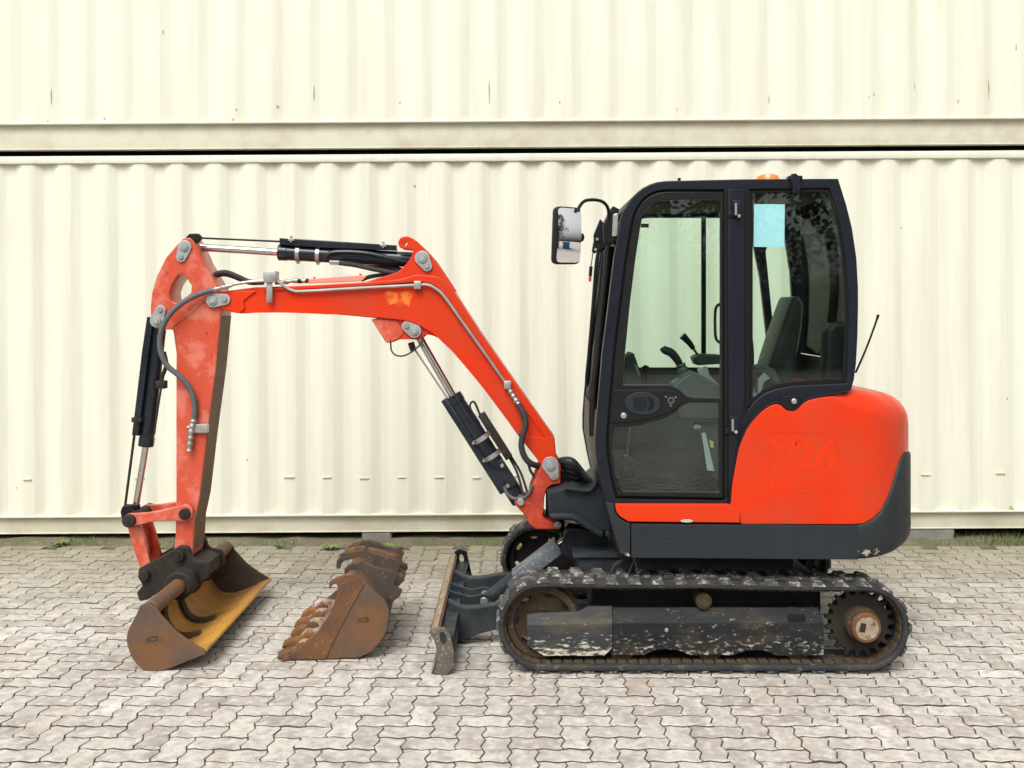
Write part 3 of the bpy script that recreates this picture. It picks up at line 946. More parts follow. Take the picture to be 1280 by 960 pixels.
    g.add([(x0, yf0, z0), (x1, yf0, z0), (x1 - .02, yf1, z1), (x0, yf1, z1), (x0, yf0 + t, z0), (x1, yf0 + t, z0), (x1 - .02, yf1 + t, z1), (x0, yf1 + t, z1)],
          [(0, 1, 2, 3), (5, 4, 7, 6), (4, 5, 1, 0), (3, 2, 6, 7), (1, 5, 6, 2), (4, 0, 3, 7)])
    g.obj('frame_lip', TRACKFRAME, fr_)
    g = G(); g.box(sx(700), sx(1026), min(yo(.08), yo(.2)), max(yo(.08), yo(.2)), sz(812), sz(766), .006); g.obj('frame_beam', GREASE, fr_)
    cov = [(659, 781), (765.5, 779), (765.5, 810), (755, 819.5), (680, 819.5), (659, 806)]
    g = G(); g.plate([(sx(u), sz(v)) for u, v in cov], min(yo(.040), yo(.052)), max(yo(.040), yo(.052)), bevel=.002, metric=True,
                     holes=[ring(sx(u), sz(814), .004, 10) for u in (681, 694, 724)])
    cv = g.obj('idler_cover', TRACKFRAME2, ex)
    xs_ = [659, 672, 723, 735, 765.5]; vt = [769.5, 768, 766.5, 759.5, 759.5]
    g = G(); vs = []
    for u, v in zip(xs_, vt): vs += [(sx(u), yo(.041), sz(781 - (u - 659) / 106 * 2)), (sx(u), yo(.066), sz(v)), (sx(u), yo(.049), sz(781 - (u - 659) / 106 * 2)), (sx(u), yo(.074), sz(v))]
    fs = []
    for i in range(4):
        a = i * 4; b = a + 4
        fs += [(a, b, b + 1, a + 1), (a + 2, a + 3, b + 3, b + 2), (a + 1, b + 1, b + 3, a + 3), (a, a + 2, b + 2, b)]
    fs += [(0, 1, 3, 2), (16, 18, 19, 17)]
    g.add(vs, fs); g.obj('cover_lip', TRACKFRAME2, cv)
    g = G(); g.box(sx(1000), sx(1029), min(yo(.060), yo(.2)), max(yo(.060), yo(.2)), sz(818), sz(782), .003); g.obj('end_bracket', GREASE, fr_)
    # recessed grease access and slot
    g = G(); g.box(sx(813), sx(841), min(yo(.041), yo(.0455)), max(yo(.041), yo(.0455)), sz(797.5), sz(784), .002); pl = g.obj('access_plate', TRACKFRAME, fr_)
    g = G(); g.cyl((sx(833), yo(.036), sz(787)), (sx(833), yo(.046), sz(787)), .010, seg=8); g.obj('bolt', STEEL, fr_)
    g = G(); g.plate([(sx(986), sz(778), .01), (sx(1007), sz(778), .01), (sx(1007), sz(769), .01), (sx(986), sz(769), .01)], min(yo(.046), yo(.06)), max(yo(.046), yo(.06)), bevel=.002, metric=True); g.obj('slot_cover', BLACK, fr_)
    for u, v in ((889, 814), (779, 813)):
        g = G(); g.cyl((sx(u), yo(.036), sz(v)), (sx(u), yo(.046), sz(v)), .013, seg=12); g.obj('roller_bolt', COG, fr_)
running_gear(0, 1, math.pi)
running_gear(1.25, -1, R(150))

# centre frame and slew bearing
g = G(); g.box(px(735, .5), px(1010, .5), .26, 1.24, .20, .40, .02); g.box(px(790, .5), px(985, .5), .36, 1.14, .38, .505, .02); g.obj('undercarriage_frame', BLUEBLACK, ex)
g = G(); g.box(px(722, .5), px(800, .5), .42, 1.08, .30, .475, .012); g.obj('frame_nose', BLUEBLACK, ex)
g = G(); g.box(px(716, .45), px(800, .45), .40, 1.10, .478, .492, .004); g.obj('nose_plate', BLADEPAINT, ex)
g = G(); g.lathe((px(880, .75), YC, .50), (0, 0, 1), [(0, 0), (0, .36), (.035, .36), (.036, .34), (.055, .34), (.056, .37), (.10, .37), (.10, 0)], 48); g.obj('slew_bearing', GREASE, ex)
g = G(); g.cyl((px(1016, .3), .36, .545), (px(1016, .3), .62, .545), .062); g.obj('swing_motor', BLACK, ex)
g = G(); g.tube([P(763, 724, .2), P(768, 708, .2), P(778, 701, .2), P(792, 698, .22)], .011, 8); g.obj('under_hose', HOSE, ex)
g = G(); g.tube([P(782, 724, .15), P(788, 711, .15), P(793, 698, .16)], .003, 6); g.tube([P(798, 718, .12), P(795, 706, .12), P(793, 697, .14)], .003, 6); g.obj('loose_wire', GREYHOSE, ex)

# ------------------------------------------------------------------ dozer blade
def bx(u): return px(u, 0.0)
def bz(v): return pz(v, 0.0)
prof = [(537, 791), (541.5, 798), (544.8, 806), (546.2, 815), (545.8, 824), (543, 834), (539.5, 842), (537, 848)]
prof = [(bx(u), bz(v)) for u, v in prof]
g = G(); g.strip(prof, .0, 1.5, .012); blade = g.obj('dozer_blade', BLADEPAINT, ex)
# worn top rib
g = G(); g.plate([(bx(536), bz(793)), (bx(541), bz(786)), (bx(547), bz(784)), (bx(549.5), bz(790)), (bx(545), bz(797))], .022, 1.498, bevel=.003, metric=True); g.obj('top_edge', BLADEEDGE, blade)
g = G(); g.strip([(bx(541), bz(837)), (bx(535.8), bz(848.6))], .002, 1.498, .016); g.obj('cutting_edge', BLADEEDGE, blade)
endp = [(538, 790, 2), (546, 785, 4), (556, 784, 6), (563.5, 794, 8), (568, 816, 12), (567, 834, 8), (556, 846, 5), (540, 849.3, 2), (544.5, 834, 3), (547, 815, 8), (545, 803, 4)]
g = G(); g.plate([(bx(p[0]), bz(p[1]), p[2] * D0 / F) for p in endp], -.012, .016, bevel=.004, metric=True); g.obj('end_plate', SCOURED, blade)
g = G(); g.plate(ring(bx(554), bz(796), .017, 20, .030, 0, .25), -.016, -.011, bevel=.002, metric=True); g.obj('end_recess', BLADEPAINT, blade)
# far end plate with tie-down slot
Yf = 1.47
fe = [(568, 690, 1), (573, 687, 1), (583, 689, 3), (590, 722), (586, 732), (562, 728)]
g = G(); g.plate(fe, Yf, Yf + .03, bevel=.003, holes=[ring(577, 699, 2.9, 14, 6.2, 0, -.1)]); g.obj('tie_plate', BLACK, blade)
# back stiffeners
for v0, v1, d in ((797, 802, 20), (812, 818, 22)):
    g = G(); g.box(bx(547), bx(547 + d), .02, 1.47, bz(v1), bz(v0), .004); g.obj('stiffener', BLADEPAINT, blade)
# push arms
def arm_plate(Y0, Y1, nm='push_arm'):
    pts = [(560, 752), (569, 757), (580, 760.5), (595, 760.5), (612, 757.5), (628, 755), (700, 752), (760, 756), (760, 780), (690, 782), (625, 786), (598, 793), (574, 803), (560, 806)]
    pts = [(px(u, .42), pz(v, .42)) for u, v in pts]
    g = G(); g.plate(pts, Y0, Y1, bevel=.004, metric=True); return g.obj(nm, BLADEPAINT, ex)
arm_plate(.42, .49); arm_plate(1.01, 1.08)
# centre lugs for the lift cylinder
for Y in (.67, .81):
    pts = [(556, 736), (570, 741.5), (588, 746), (603, 743, 3), (612, 744, 7), (615, 752, 8), (608, 762, 6), (590, 764), (556, 762)]
    g = G(); g.plate([(px(p[0], .67), pz(p[1], .67), *( [p[2] * .0045] if len(p) > 2 else [])) for p in pts], Y, Y + .022, bevel=.003, metric=True); g.obj('cylinder_lug', BLADEPAINT, blade)
g = G(); g.cyl(P(605, 752, .66), P(605, 752, .66) + Vector((0, .19, 0)), .022); g.obj('pin', STEEL, blade)
a, b = P(605, 752, .75), P(712, 670, .75)
d = (b - a)
g = G(); g.cyl(a, a + d * .52, .040); lc = g.obj('blade_cylinder', BLADEPAINT, ex)
g = G(); g.cyl(a + d * .50, a + d * .98, .018); g.obj('rod', CHROME, lc)
g = G(); n_ = Vector((-d.z, 0, d.x)).normalized()
M = Matrix.Translation(a + d * .62) @ Matrix.Rotation(-math.atan2(d.z, d.x), 4, 'Y')
g.box(-.155, .155, -.062, .062, .030, .038, .003, M); g.box(-.155, .155, -.064, -.058, -.040, .036, .002, M); g.obj('cylinder_guard', GUARDPAINT, lc)
g = G(); g.cyl(b + Vector((0, -.07, 0)), b + Vector((0, .07, 0)), .034); g.obj('pivot_boss', GREASE, ex)
for Y in (.655, .815):
    pts = [(700, 690), (704, 672, 6), (713, 662, 6), (724, 663), (760, 672), (760, 700), (728, 706)]
    g = G(); g.plate([(px(p[0], .655), pz(p[1], .655)) for p in pts], Y, Y + .03, bevel=.003, metric=True); g.obj('pivot_ear', BLUEBLACK, ex)
for k, off in enumerate((0, .03, .055)):
    g = G(); g.tube([P(672, 712 - k * 2, .86 + off), P(690, 698 - k * 3, .86 + off), P(704, 690 - k * 3, .86 + off), P(724, 690 - k * 2, .84 + off), P(765, 706, .80 + off)], .010, 8); g.obj('blade_hose', HOSE, ex)

# ------------------------------------------------------------------ upper structure: tail and engine cover
YN = .03
def interp(tab, x):
    if x <= tab[0][0]: return tab[0][1]
    for (a, b), (c, d) in zip(tab, tab[1:]):
        if x <= c: return b + (d - b) * (x - a) / (c - a)
    return tab[-1][1]
TOPV = [(911, 628), (914, 606), (918, 582), (922, 562), (927, 548), (932, 537), (938, 528), (945, 520), (952, 513), (960, 507.5), (966, 505), (972, 504), (977, 506), (982, 511), (988, 513), (993, 512.5), (997, 510), (1002, 505), (1010, 499.5), (1022, 496.5), (1050, 492), (1060, 489.5), (1066, 487.5), (1080, 487)]
BOTV = [(911, 631.5), (924, 640), (926, 654.6), (1072, 655.2), (1079, 654), (1085, 651.5), (1093, 646), (1100, 639), (1106, 629), (1112, 615), (1116, 602), (1120, 587), (1125, 573), (1129, 565), (1140, 565)]
XCN = px(1064, YN); RX, RY = .464, YC - YN
def plan():
    cols = []
    us = sorted(set([911, 924, 926.2] + [p[0] for p in TOPV if p[0] < 1064] + [1015, 1030, 1040]))
    for u in us: cols.append((px(u, YN), YN, Vector((0, -1)), u, 0))
    for k in range(37):
        t = math.pi * k / 36
        e = .82    # squarer corner than an ellipse
        sx_ = math.copysign(abs(math.sin(t)) ** e, math.sin(t)) if math.sin(t) > 1e-9 else 0
        cx_ = math.copysign(abs(math.cos(t)) ** e, math.cos(t)) if abs(math.cos(t)) > 1e-9 else 0
        x = XCN + RX * sx_; y = YC - RY * cx_
        nrm = Vector((math.sin(t) / RX, -math.cos(t) / RY)).normalized()
        cols.append((x, y, nrm, U0 + x * F / (D0 + y), t))
    for x in (1.45, 1.25):
        cols.append((x, 2 * YC - YN, Vector((0, 1)), 2000, math.pi))
    return cols
cols = plan()
z_seam = pz(565, .4)
def seam_z(x, y, u, t):
    if t > R(58): return zs_hold
    return pz(interp(BOTV, u), y)
zs_hold = None
for x, y, n, u, t in cols:
    if t > R(50): zs_hold = pz(interp(BOTV, u), y); break
ZTAIL = pz(487.3, YN)
vs = []; fs = []; LV = 14
for x, y, n, u, t in cols:
    zb = seam_z(x, y, u, t) if t < R(58) else zs_hold
    if t == 0 and u < 1064.5:
        zt = pz(interp(TOPV, u), y); r = .012 + .09 * max(0, min(1, (u - 1030) / 35)) ** 2
    else:
        zt = ZTAIL - .050 * math.sin(t); r = .102 + .13 * math.sin(t)
    r = min(r, (zt - zb) * .5)
    col = [(0, 0)]
    for k in range(1, 8): col.append((zb + (zt - r - zb) * k / 7, 0))
    col[0] = (zb, 0)
    for k in range(1, 7):
        th = math.pi / 2 * k / 6; col.append((zt - r + r * math.sin(th), r * (1 - math.cos(th))))
    for z, ins in col: vs.append((x - n.x * ins, y - n.y * ins, z))
nc = len(cols)
for i in range(nc - 1):
    for k in range(LV - 1):
        a = i * LV + k; fs.append((a, a + LV, a + LV + 1, a + 1))
# top cap across the tail
tail = [i for i, c in enumerate(cols) if c[3] >= 1060]
lo, hi = tail[0], tail[-1]
while lo < hi - 1:
    a, b, c_, d_ = lo * LV + LV - 1, (lo + 1) * LV + LV - 1, (hi - 1) * LV + LV - 1, hi * LV + LV - 1
    fs.append((a, b, c_, d_)) if lo + 1 != hi - 1 else fs.append((a, b, d_))
    lo += 1; hi -= 1
g = G(); g.add(vs, fs); cover = g.obj('engine_cover', ORANGE, ex, 50)
# counterweight / bumper
vs = []; fs = []; cw = [c for c in cols if c[4] > 0 or c[3] > 1062]
cw = [(px(1068, YN), YN, Vector((0, -1)), 1068, 0)] + [c for c in cols if c[4] > 0 and c[0] > px(1073, YN) or (c[4] >= math.pi)]
LV2 = 12
for x, y, n, u, t in cw:
    zt = (seam_z(x, y, u, t) if t < R(58) else zs_hold) - .004
    zb = pz(700, .02); r = .02 + .085 * min(1, math.sin(t) * 1.6)
    col = [(zb, r + .03)]
    for k in range(6):
        th = math.pi / 2 * k / 5; col.append((zb + r * (1 - math.sin(th)) if False else zb + r - r * math.cos(th), r - r * math.sin(th)))
    zr = col[-1][0]
    for k in range(1, 4): col.append((zr + (zt - .010 - zr) * k / 3, 0))
    col += [(zt - .003, .004), (zt, .014)]
    bulge = .0115
    for z, ins in col: vs.append((x + n.x * (bulge - ins), y + n.y * (bulge - ins), z))
LV2 = len(col)
for i in range(len(cw) - 1):
    for k in range(LV2 - 1):
        a = i * LV2 + k; fs.append((a, a + LV2, a + LV2 + 1, a + 1))
g = G(); g.add(vs, fs); g.obj('counterweight', SCUFFED, ex, 45)
# side skirt, front corner, step panel
g = G(); g.plate([(789, 654.8), (1072.6, 657.5), (1072.6, 700), (789, 697.5)], .016, .05, bevel=.006); sk = g.obj('side_skirt', CHARCOAL, ex)
g = G(); g.plate([(789.5, 676), (1072.4, 678.5), (1072.4, 699.6), (789.5, 697.2)], .0125, .02, bevel=.003); g.obj('skirt_step', CHARCOAL, sk)
for u, v in ((805, 664), (1050, 664)):
    g = G(); c = P(u, v, .017); g.lathe(c + Vector((0, -.003, 0)), (0, 1, 0), [(0, 0), (0, .013), (.004, .015)], 18); g.obj('skirt_plug', CHARCOAL, sk)
g = G(); g.plate([(756.5, 627.5), (767.5, 630), (769, 640), (774, 647.5, 3), (782, 652.6, 3), (788, 654.2), (788, 697.2), (776, 692, 2), (771, 680)], .016, .07, bevel=.006); g.obj('front_corner_panel', SCUFFED, ex)
g = G(); g.plate([(769, 630.5), (910.5, 630.5), (925, 640), (925, 653.6), (786, 652.2, 4), (775, 646, 5), (770, 639)], .014, .06, bevel=.005); g.obj('step_panel', ORANGE, ex)
g = G(); c = P(858, 651, .0135)
g.plate(ring(858.5, 651.3, 8, 14, 2.0), .0125, .016, bevel=.001); g.obj('paint_chip', WHITE, ex)
# house base
g = G(); g.box(px(772, .06), px(1068, .06), .06, 1.44, pz(694, .05), pz(640, .05), .01); g.obj('house_frame', BLACK, ex)
g = G(); g.box(px(1000, .1), 1.88, .16, 1.34, pz(690, .05), pz(540, .05), .03); g.obj('engine_bay', BLACK, ex)
g = G(); g.box(px(790, 1.04), px(1005, 1.04), 1.05, 1.455, .70, 1.38, .05); g.obj('right_hood', ORANGE, ex)
# tail-side trim: black seal following the cover edge, lock, lettering ghost
seal = [P(u, v - 1.0, .034) for u, v in [(912, 630)] + [t_ for t_ in TOPV if 911 < t_[0] < 1063]]
g = G(); g.tube(seal, .007, 8, 3); g.obj('cover_seal', RUBBERSEAL, ex)
lockp = [(975, 502), (982, 509.5, 3), (989, 511.5, 3), (996, 508.5, 3), (1003, 500), (1000, 494), (978, 496)]
g = G(); g.plate(lockp, .028, .05, bevel=.003); lk = g.obj('cover_lock', BLACK, ex)
g = G(); g.lathe(P(992.5, 501.5, .028) + Vector((0, -.008, 0)), (0, 1, 0), [(0, 0), (0, .010), (.002, .0135), (.010, .0145)], 20); g.obj('lock_barrel', STEEL, lk)

def text_obj(name, body, u, v, hpx, Y, matl, parent, wpx=None, shear=0, depth=.0012, rot=0):
    cu = bpy.data.curves.new('t', 'FONT'); cu.body = body; cu.align_x = 'LEFT'; cu.size = 1; cu.shear = shear; cu.extrude = .5; cu.offset = .03
    ob = bpy.data.objects.new('t', cu); me = bpy.data.meshes.new_from_object(ob)
    bpy.data.objects.remove(ob); bpy.data.curves.remove(cu)
    xs = [w.co.x for w in me.vertices]; ys = [w.co.y for w in me.vertices]
    s = (D0 + Y) / F
    sy_ = hpx * s / (max(ys) - min(ys)); sx_ = wpx * s / (max(xs) - min(xs)) if wpx else sy_
    o = P(u, v, Y); x0, y0 = min(xs), min(ys)
    ca, sa = math.cos(rot), math.sin(rot)
    for w in me.vertices:
        a = (w.co.x - x0) * sx_; b = (w.co.y - y0) * sy_; dz = w.co.z
        w.co = (o.x + a * ca - b * sa, Y - dz * 2 * depth, o.z + a * sa + b * ca)
    return finish(name, me, matl, parent, 30)
DECALEDGE = mat('decal_edge_dark_orange', (.53, .026, .004), (.60, .034, .006), .45, nscale=20, spec=.22)  # slightly darker orange line around the faded decal
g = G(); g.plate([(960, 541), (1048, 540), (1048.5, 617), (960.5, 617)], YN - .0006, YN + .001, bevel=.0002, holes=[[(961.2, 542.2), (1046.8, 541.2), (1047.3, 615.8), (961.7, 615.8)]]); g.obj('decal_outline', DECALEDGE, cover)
text_obj('faded_lettering', 'SV', 962, 568.5, 25, YN, GHOST, cover, 40, .1, .0007)
text_obj('faded_lettering', '26', 990, 587, 37, YN, GHOST, cover, 56, .1, .0007)

# ------------------------------------------------------------------ cab
OUT_FRONT = [(930, 223.8), (832, 226), (821, 227.3), (812, 230.3), (803, 235), (796, 240.8), (789.5, 247.5), (784, 255.5), (779, 264), (775.8, 274), (767.5, 322), (760, 385), (753, 441), (746, 522), (744.3, 545), (744.5, 566), (750, 597), (756.5, 627)]
OUT_REAR = [(911, 630), (914, 606), (918, 582), (922, 562), (932, 537), (945, 520), (960, 507.5), (972, 504), (1000, 504), (1020, 497), (1050, 492.5), (1064, 488.5), (1068, 474), (1070.5, 455), (1072.4, 420), (1073.2, 380), (1073, 358), (1071, 322), (1065.5, 285), (1058, 255), (1048, 223.2)]
DOORHOLE = [(834, 237), (822, 238.6), (812, 242.5), (803, 249.5), (796.5, 258), (792, 268), (789, 280), (781.5, 325), (774, 385), (767, 441), (760, 522), (758.3, 545), (758.8, 566), (763.5, 597), (769.5, 623), (906, 625), (906, 237)]
REARHOLE = [(936, 236.5, 3), (1037, 235, 2), (1044, 255), (1051, 285), (1057, 322), (1060.5, 362), (1061, 400), (1060, 440), (1058, 479, 2), (994, 482), (971, 486), (955, 492), (944, 501), (936, 511)]
YK = .045
g = G(); g.plate(OUT_FRONT + [(768, 630), (905, 630)] + OUT_REAR, YK, YK + .055, bevel=.006, holes=[DOORHOLE, REARHOLE]); cabf = g.obj('cab_frame', CAB, ex)
# far side frame: same outline, set one cab width away
YFAR = 1.0
def near2m(pts): return [(px(p[0], YK), pz(p[1], YK)) + tuple(q * .004 for q in p[2:3]) for p in pts]
farout = OUT_FRONT + [(758, 642), (1064, 642), (1064, 488.5), (1068, 474), (1070.5, 455), (1072.4, 420), (1073.2, 380), (1073, 358), (1071, 322), (1065.5, 285), (1058, 255), (1048, 223.2)]
far_a = [(842, 250), (818, 254), (804, 266), (797, 286), (782, 385), (776, 441), (773, 474), (1026, 474), (1020, 430), (1010, 340), (1000, 290), (994, 250)]
far_b = [(1018, 300), (1040, 246, 2), (1048, 285), (1055, 330), (1058, 380), (1058, 440), (1040, 452), (1032, 440), (1026, 380)]
g = G(); g.plate(near2m(farout), YFAR, YFAR + .045, bevel=.006, holes=[near2m(far_a), near2m(far_b)], metric=True); g.obj('far_cab_side', CAB, ex)
g = G(); xb = P(880, 300, YFAR).x; g.box(xb - .013, xb + .013, YFAR - .002, YFAR + .03, pz(468, YK), pz(250, YK), .004); g.obj('far_window_bar', BLACK, ex)
g = G(); g.plate(near2m(far_a), YFAR + .02, YFAR + .025, bevel=.001, metric=True); g.obj('far_window', GLASS, ex)
g = G(); g.plate(near2m(far_b), YFAR + .02, YFAR + .025, bevel=.001, metric=True); g.obj('far_quarter_window', GLASS, ex)
# roof shell
roofin = [(1043, 233), (834, 236.5), (822, 238), (812, 242), (803, 249), (796.5, 257.5), (791, 270)]
g = G(); g.plate(near2m(OUT_FRONT[:10] + roofin[::-1] + [(1048, 223.2)]), YK + .05, YFAR + .003, bevel=.004, metric=True); g.obj('cab_roof', CAB, ex)
g = G(); g.plate(near2m([(836, 237.5), (1043, 234.5), (1045, 243), (836, 246), (820, 250), (812, 243)]), YK + .058, YFAR - .002, bevel=.002, metric=True); g.obj('headliner', HEADLINER, ex)
# front windscreen and sill
g = G(); g.strip(near2m([(778, 276), (769, 322), (761.5, 385), (754.5, 441), (748, 515)]), YK + .057, YFAR - .002, .005); g.obj('windscreen', DARKGLASS, ex)
g = G(); g.strip(near2m([(747.6, 516), (746, 545), (746, 566), (751.5, 597), (757.5, 626)]), YK + .057, YFAR - .002, .012); g.obj('front_panel', BLACK, ex)
g = G(); g.strip(near2m([(1047, 238), (1057, 262), (1064, 290), (1069.5, 325), (1071.5, 362), (1071.6, 400), (1069.5, 452)]), YK + .057, YFAR - .002, -.005); g.obj('rear_window', CLEARGLASS, ex)
g = G(); g.strip(near2m([(1069.4, 453), (1067, 474), (1063, 489)]), YK + .057, YFAR - .002, -.012); g.obj('rear_sill', BLACK, ex)
# B pillar
g = G(); g.plate([(910.5, 236), (931, 236), (931, 500), (924, 545), (916, 600), (910.5, 618)], .033, .05, bevel=.005); g.obj('door_pillar', CAB, ex)
for u in (907.5, 934.5):
    g = G(); g.plate([(u - 2.6, 238), (u + 2.6, 238), (u + 2.6, 505 if u > 920 else 620), (u - 2.6, 515 if u > 920 else 620)], .039, .05, bevel=.002); g.obj('pillar_seal', RUBBERSEAL, ex)
# rear side window
g = G(); g.plate([(936.5, 238, 3), (1036.5, 236, 2), (1050, 285), (1056, 322), (1060, 362), (1060.3, 400), (1059.4, 440), (1057.5, 478.5, 2), (994, 481.5), (971, 485.5), (955, 491.5), (944, 500.5), (937, 510)], .062, .067, bevel=.001); rw = g.obj('rear_side_window', GLASS, ex)
RWI = [(941, 241, 4), (1033, 240, 3), (1040, 255), (1047, 285), (1052.5, 322), (1055.5, 362), (1056, 400), (1055, 440), (1053.5, 473, 4), (994, 476.5), (970, 480.5), (953, 488), (941, 499)]
RWO = [(936.5, 238, 3), (1036.5, 236, 2), (1050, 285), (1056, 322), (1060, 362), (1060.3, 400), (1059.4, 440), (1057.5, 478.5, 2), (994, 481.5), (971, 485.5), (955, 491.5), (944, 500.5), (937, 510)]
g = G(); g.plate(RWO, .056, .0615, bevel=.001, holes=[RWI]); g.obj('window_border', RUBBERSEAL, rw)
# door
DOOROUT = [(834, 239.5), (822, 241), (813, 244.8), (805, 251), (798.8, 259.5), (794.5, 269), (791.5, 281), (784, 326), (776.5, 386), (769.5, 442), (762.6, 522), (761, 545), (761.4, 565.5), (766, 596), (771.5, 620), (904, 622.5), (904, 239.5)]
UP = [(846, 249.5), (826, 251, 4), (813, 256, 5), (804.5, 266, 6), (801, 280), (794, 326), (787, 385), (781.5, 441), (778.5, 481, 2), (838, 481, 6), (850, 487, 5), (857, 494.5, 5), (868, 497), (901, 497, 2), (901, 249.5, 2)]
LOW = [(768, 535), (782, 534), (800, 531.5), (822, 526), (840, 518.5, 5), (852, 508, 5), (862, 503.5, 3), (899, 503.5, 2), (899, 615, 2), (777, 614, 3), (768.5, 590), (765.5, 562), (766, 545)]
g = G(); g.plate(DOOROUT, .036, .062, bevel=.005, holes=[UP, LOW]); door = g.obj('door', BLACK, ex)
g = G(); g.plate([(835, 235), (821, 236.5), (811, 240.5), (801.5, 248), (795, 257), (790, 268), (787, 280), (779.5, 325), (772, 385), (765, 441), (758, 522), (756.3, 545), (756.8, 566), (761.5, 597), (767.5, 625), (908, 627), (908, 235)], .0625, .076, bevel=.002, holes=[[(838, 245), (824, 246.5), (816, 250), (808.5, 256), (803, 264), (799, 275), (796, 288), (789, 328), (781.5, 387), (775, 442), (768.5, 522), (767, 545), (767.3, 565), (771.5, 595), (776, 616), (900, 618), (900, 245)]]); g.obj('door_seal', RUBBERSEAL, ex)
g = G(); g.plate(UP, .047, .052, bevel=.001); g.obj('upper_pane', GLASS, door)
g = G(); g.plate(LOW, .047, .052, bevel=.001); g.obj('lower_pane', GLASS, door)
# printed border inside the upper pane
UPI = [(846, 256), (828, 257, 4), (817, 262, 5), (808.5, 271, 6), (804, 283), (796.5, 328), (789.5, 386), (784, 442), (781.5, 476, 2), (838, 476, 6), (852, 482, 5), (860, 491, 5), (868, 493), (897, 493, 2), (897, 256, 2)]
hp = [(768, 487, 2), (836, 487, 6), (848, 491, 5), (853.5, 499, 5), (848, 509, 6), (836, 516, 6), (815, 523), (790, 527.5), (764.5, 529.5, 2)]
g = G(); g.plate(hp, .031, .04, bevel=.004); g.obj('lock_panel', BLACK, door)
g = G(); g.plate(ring(803.5, 504.5, 22.5, 28, 14.5, 0, .06), .0265, .034, bevel=.003); g.obj('handle_bezel', CHARCOAL, door)
g = G(); g.plate([(808, 495.5, 3), (815, 497, 5), (819, 504.5, 6), (815, 512, 5), (808, 514, 3), (812.5, 505, 5)], .0255, .030, bevel=.001); g.obj('handle_recess', RUBBERSEAL, door)
g = G(); g.plate([(791, 495.5, 2), (806, 495, 5), (811, 504, 5), (806, 514.5, 5), (791, 513.5, 2)], .026, .036, bevel=.003); g.obj('door_handle', CAB, door)
g = G(); g.lathe(P(779.5, 519.5, .031) + Vector((0, -.008, 0)), (0, 1, 0), [(0, 0), (0, .010), (.002, .0145), (.010, .0155)], 20); g.obj('door_lock', STEEL, door)
g = G()
for (u, v, r) in ((832.5, 496, 1.6), (844.5, 496.5, 1.6), (838.5, 507, 1.6)): g.plate(ring(u, v, r, 8), .0298, .0315, bevel=.0003)
g.plate(ring(838.8, 500.5, 4.2, 16), .0298, .0315, bevel=.0003, holes=[ring(838.8, 500.5, 2.6, 14)])
g.obj('lock_symbol', GREYHOSE, door)
for u, v in ((921, 262), (917, 532)):
    g = G(); g.box(px(u - 5, .02), px(u + 6, .02), .018, .034, pz(v + 8, .02), pz(v - 12, .02), .004)
    hg = g.obj('door_hinge', CAB, door)
    g = G(); g.cyl(P(u - 1, v + 7, .016), P(u - 1, v - 8, .016), .006); g.obj('hinge_pin', STEEL, hg)
    g = G(); g.cyl(P(u + 3, v + 8, .019), P(u + 3, v + 8, .008), .0085); g.obj('hinge_bolt', STEEL, hg)
    g = G(); g.box(px(u - 11, .03), px(u - 4, .03), .026, .036, pz(v + 10, .03), pz(v + 3, .03), .002); g.obj('hinge_leaf', CAB, hg)
g = G(); g.tube([P(902, 379, .075), P(896, 383, .085), P(894, 392, .09), P(894, 415, .09), P(896, 425, .085), P(903, 430, .075)], .0075, 8); g.obj('grab_handle', BLACK, door)
g = G(); g.plate([(801, 279.5), (811, 279.5), (811, 284.5), (801, 284.5)], .0455, .0468, bevel=.0002); g.obj('glass_mark', BLACK, door)
# roof furniture
c = P(960, 224, .33)
g = G(); zr_ = pz(223.5, YK)
g.lathe((c.x, .33, zr_), (0, 0, 1), [(0, 0), (0, .070), (.012, .070)], 28); bb = g.obj('beacon_base', BLACK, ex)
g = G(); g.lathe((c.x, .33, zr_ + .010), (0, 0, 1), [(0, .062), (.026, .060), (.042, .053), (.050, .036), (.053, 0)], 28); g.obj('beacon', BEACON, ex)
g = G(); g.plate([(989, 222), (990.5, 217, 1), (995, 216.5, 1), (998.5, 219.5), (1000, 222), (1001.5, 234), (999.5, 240, 2), (993, 240, 2), (990.5, 234)], .016, .05, bevel=.004); g.obj('window_latch', CAB, ex)
g = G(); g.box(px(985, .05), px(1002, .05), .03, .09, pz(224.5, .05), pz(220, .05), .004); g.obj('latch_bracket', CAB, ex)
g = G(); g.cyl(P(849, 227, .1), P(849, 222.5, .1), .008); g.obj('roof_bolt', BLACK, ex)
g = G(); g.tube([P(1069.5, 466, .2), P(1081, 440, .2), P(1091, 414, .2), P(1098, 393.5, .2)], lambda t: .0055 if t < .9 else .0075, 8); g.obj('antenna', BLACK, ex)
# mirror
YM = -.10
mc = P(708.5, 294.5, YM)
rotm = Matrix.Rotation(R(-27), 4, 'Z')        # glass faces back and outwards
g = G()
w2, h2 = .077, .142
def rrect(w, h, r): return [(-w, -h, r), (w * .90, -h * .98, r), (w, h * .98, r), (-w * .85, h, r)]
g.plate([(a_, b_, r_) for a_, b_, r_ in rrect(w2, h2, .03)], -.014, .030, bevel=.010, metric=True, res=2)
MM = Matrix.Translation(mc) @ rotm.inverted() 
g.v = [tuple(MM @ Vector(v)) for v in g.v]
mh = g.obj('mirror_housing', BLACK, ex)
g = G(); ol = fillet(rrect(w2 - .007, h2 - .008, .024), 5); RC = .75
ol2 = []
for k in range(len(ol)):
    a_, b_ = Vector(ol[k]), Vector(ol[(k + 1) % len(ol)]); m_ = max(1, int((b_ - a_).length / .008))
    for q in range(m_): ol2.append(tuple(a_.lerp(b_, q / m_)))
ol = ol2; vs = []; fs = []; NR = 14
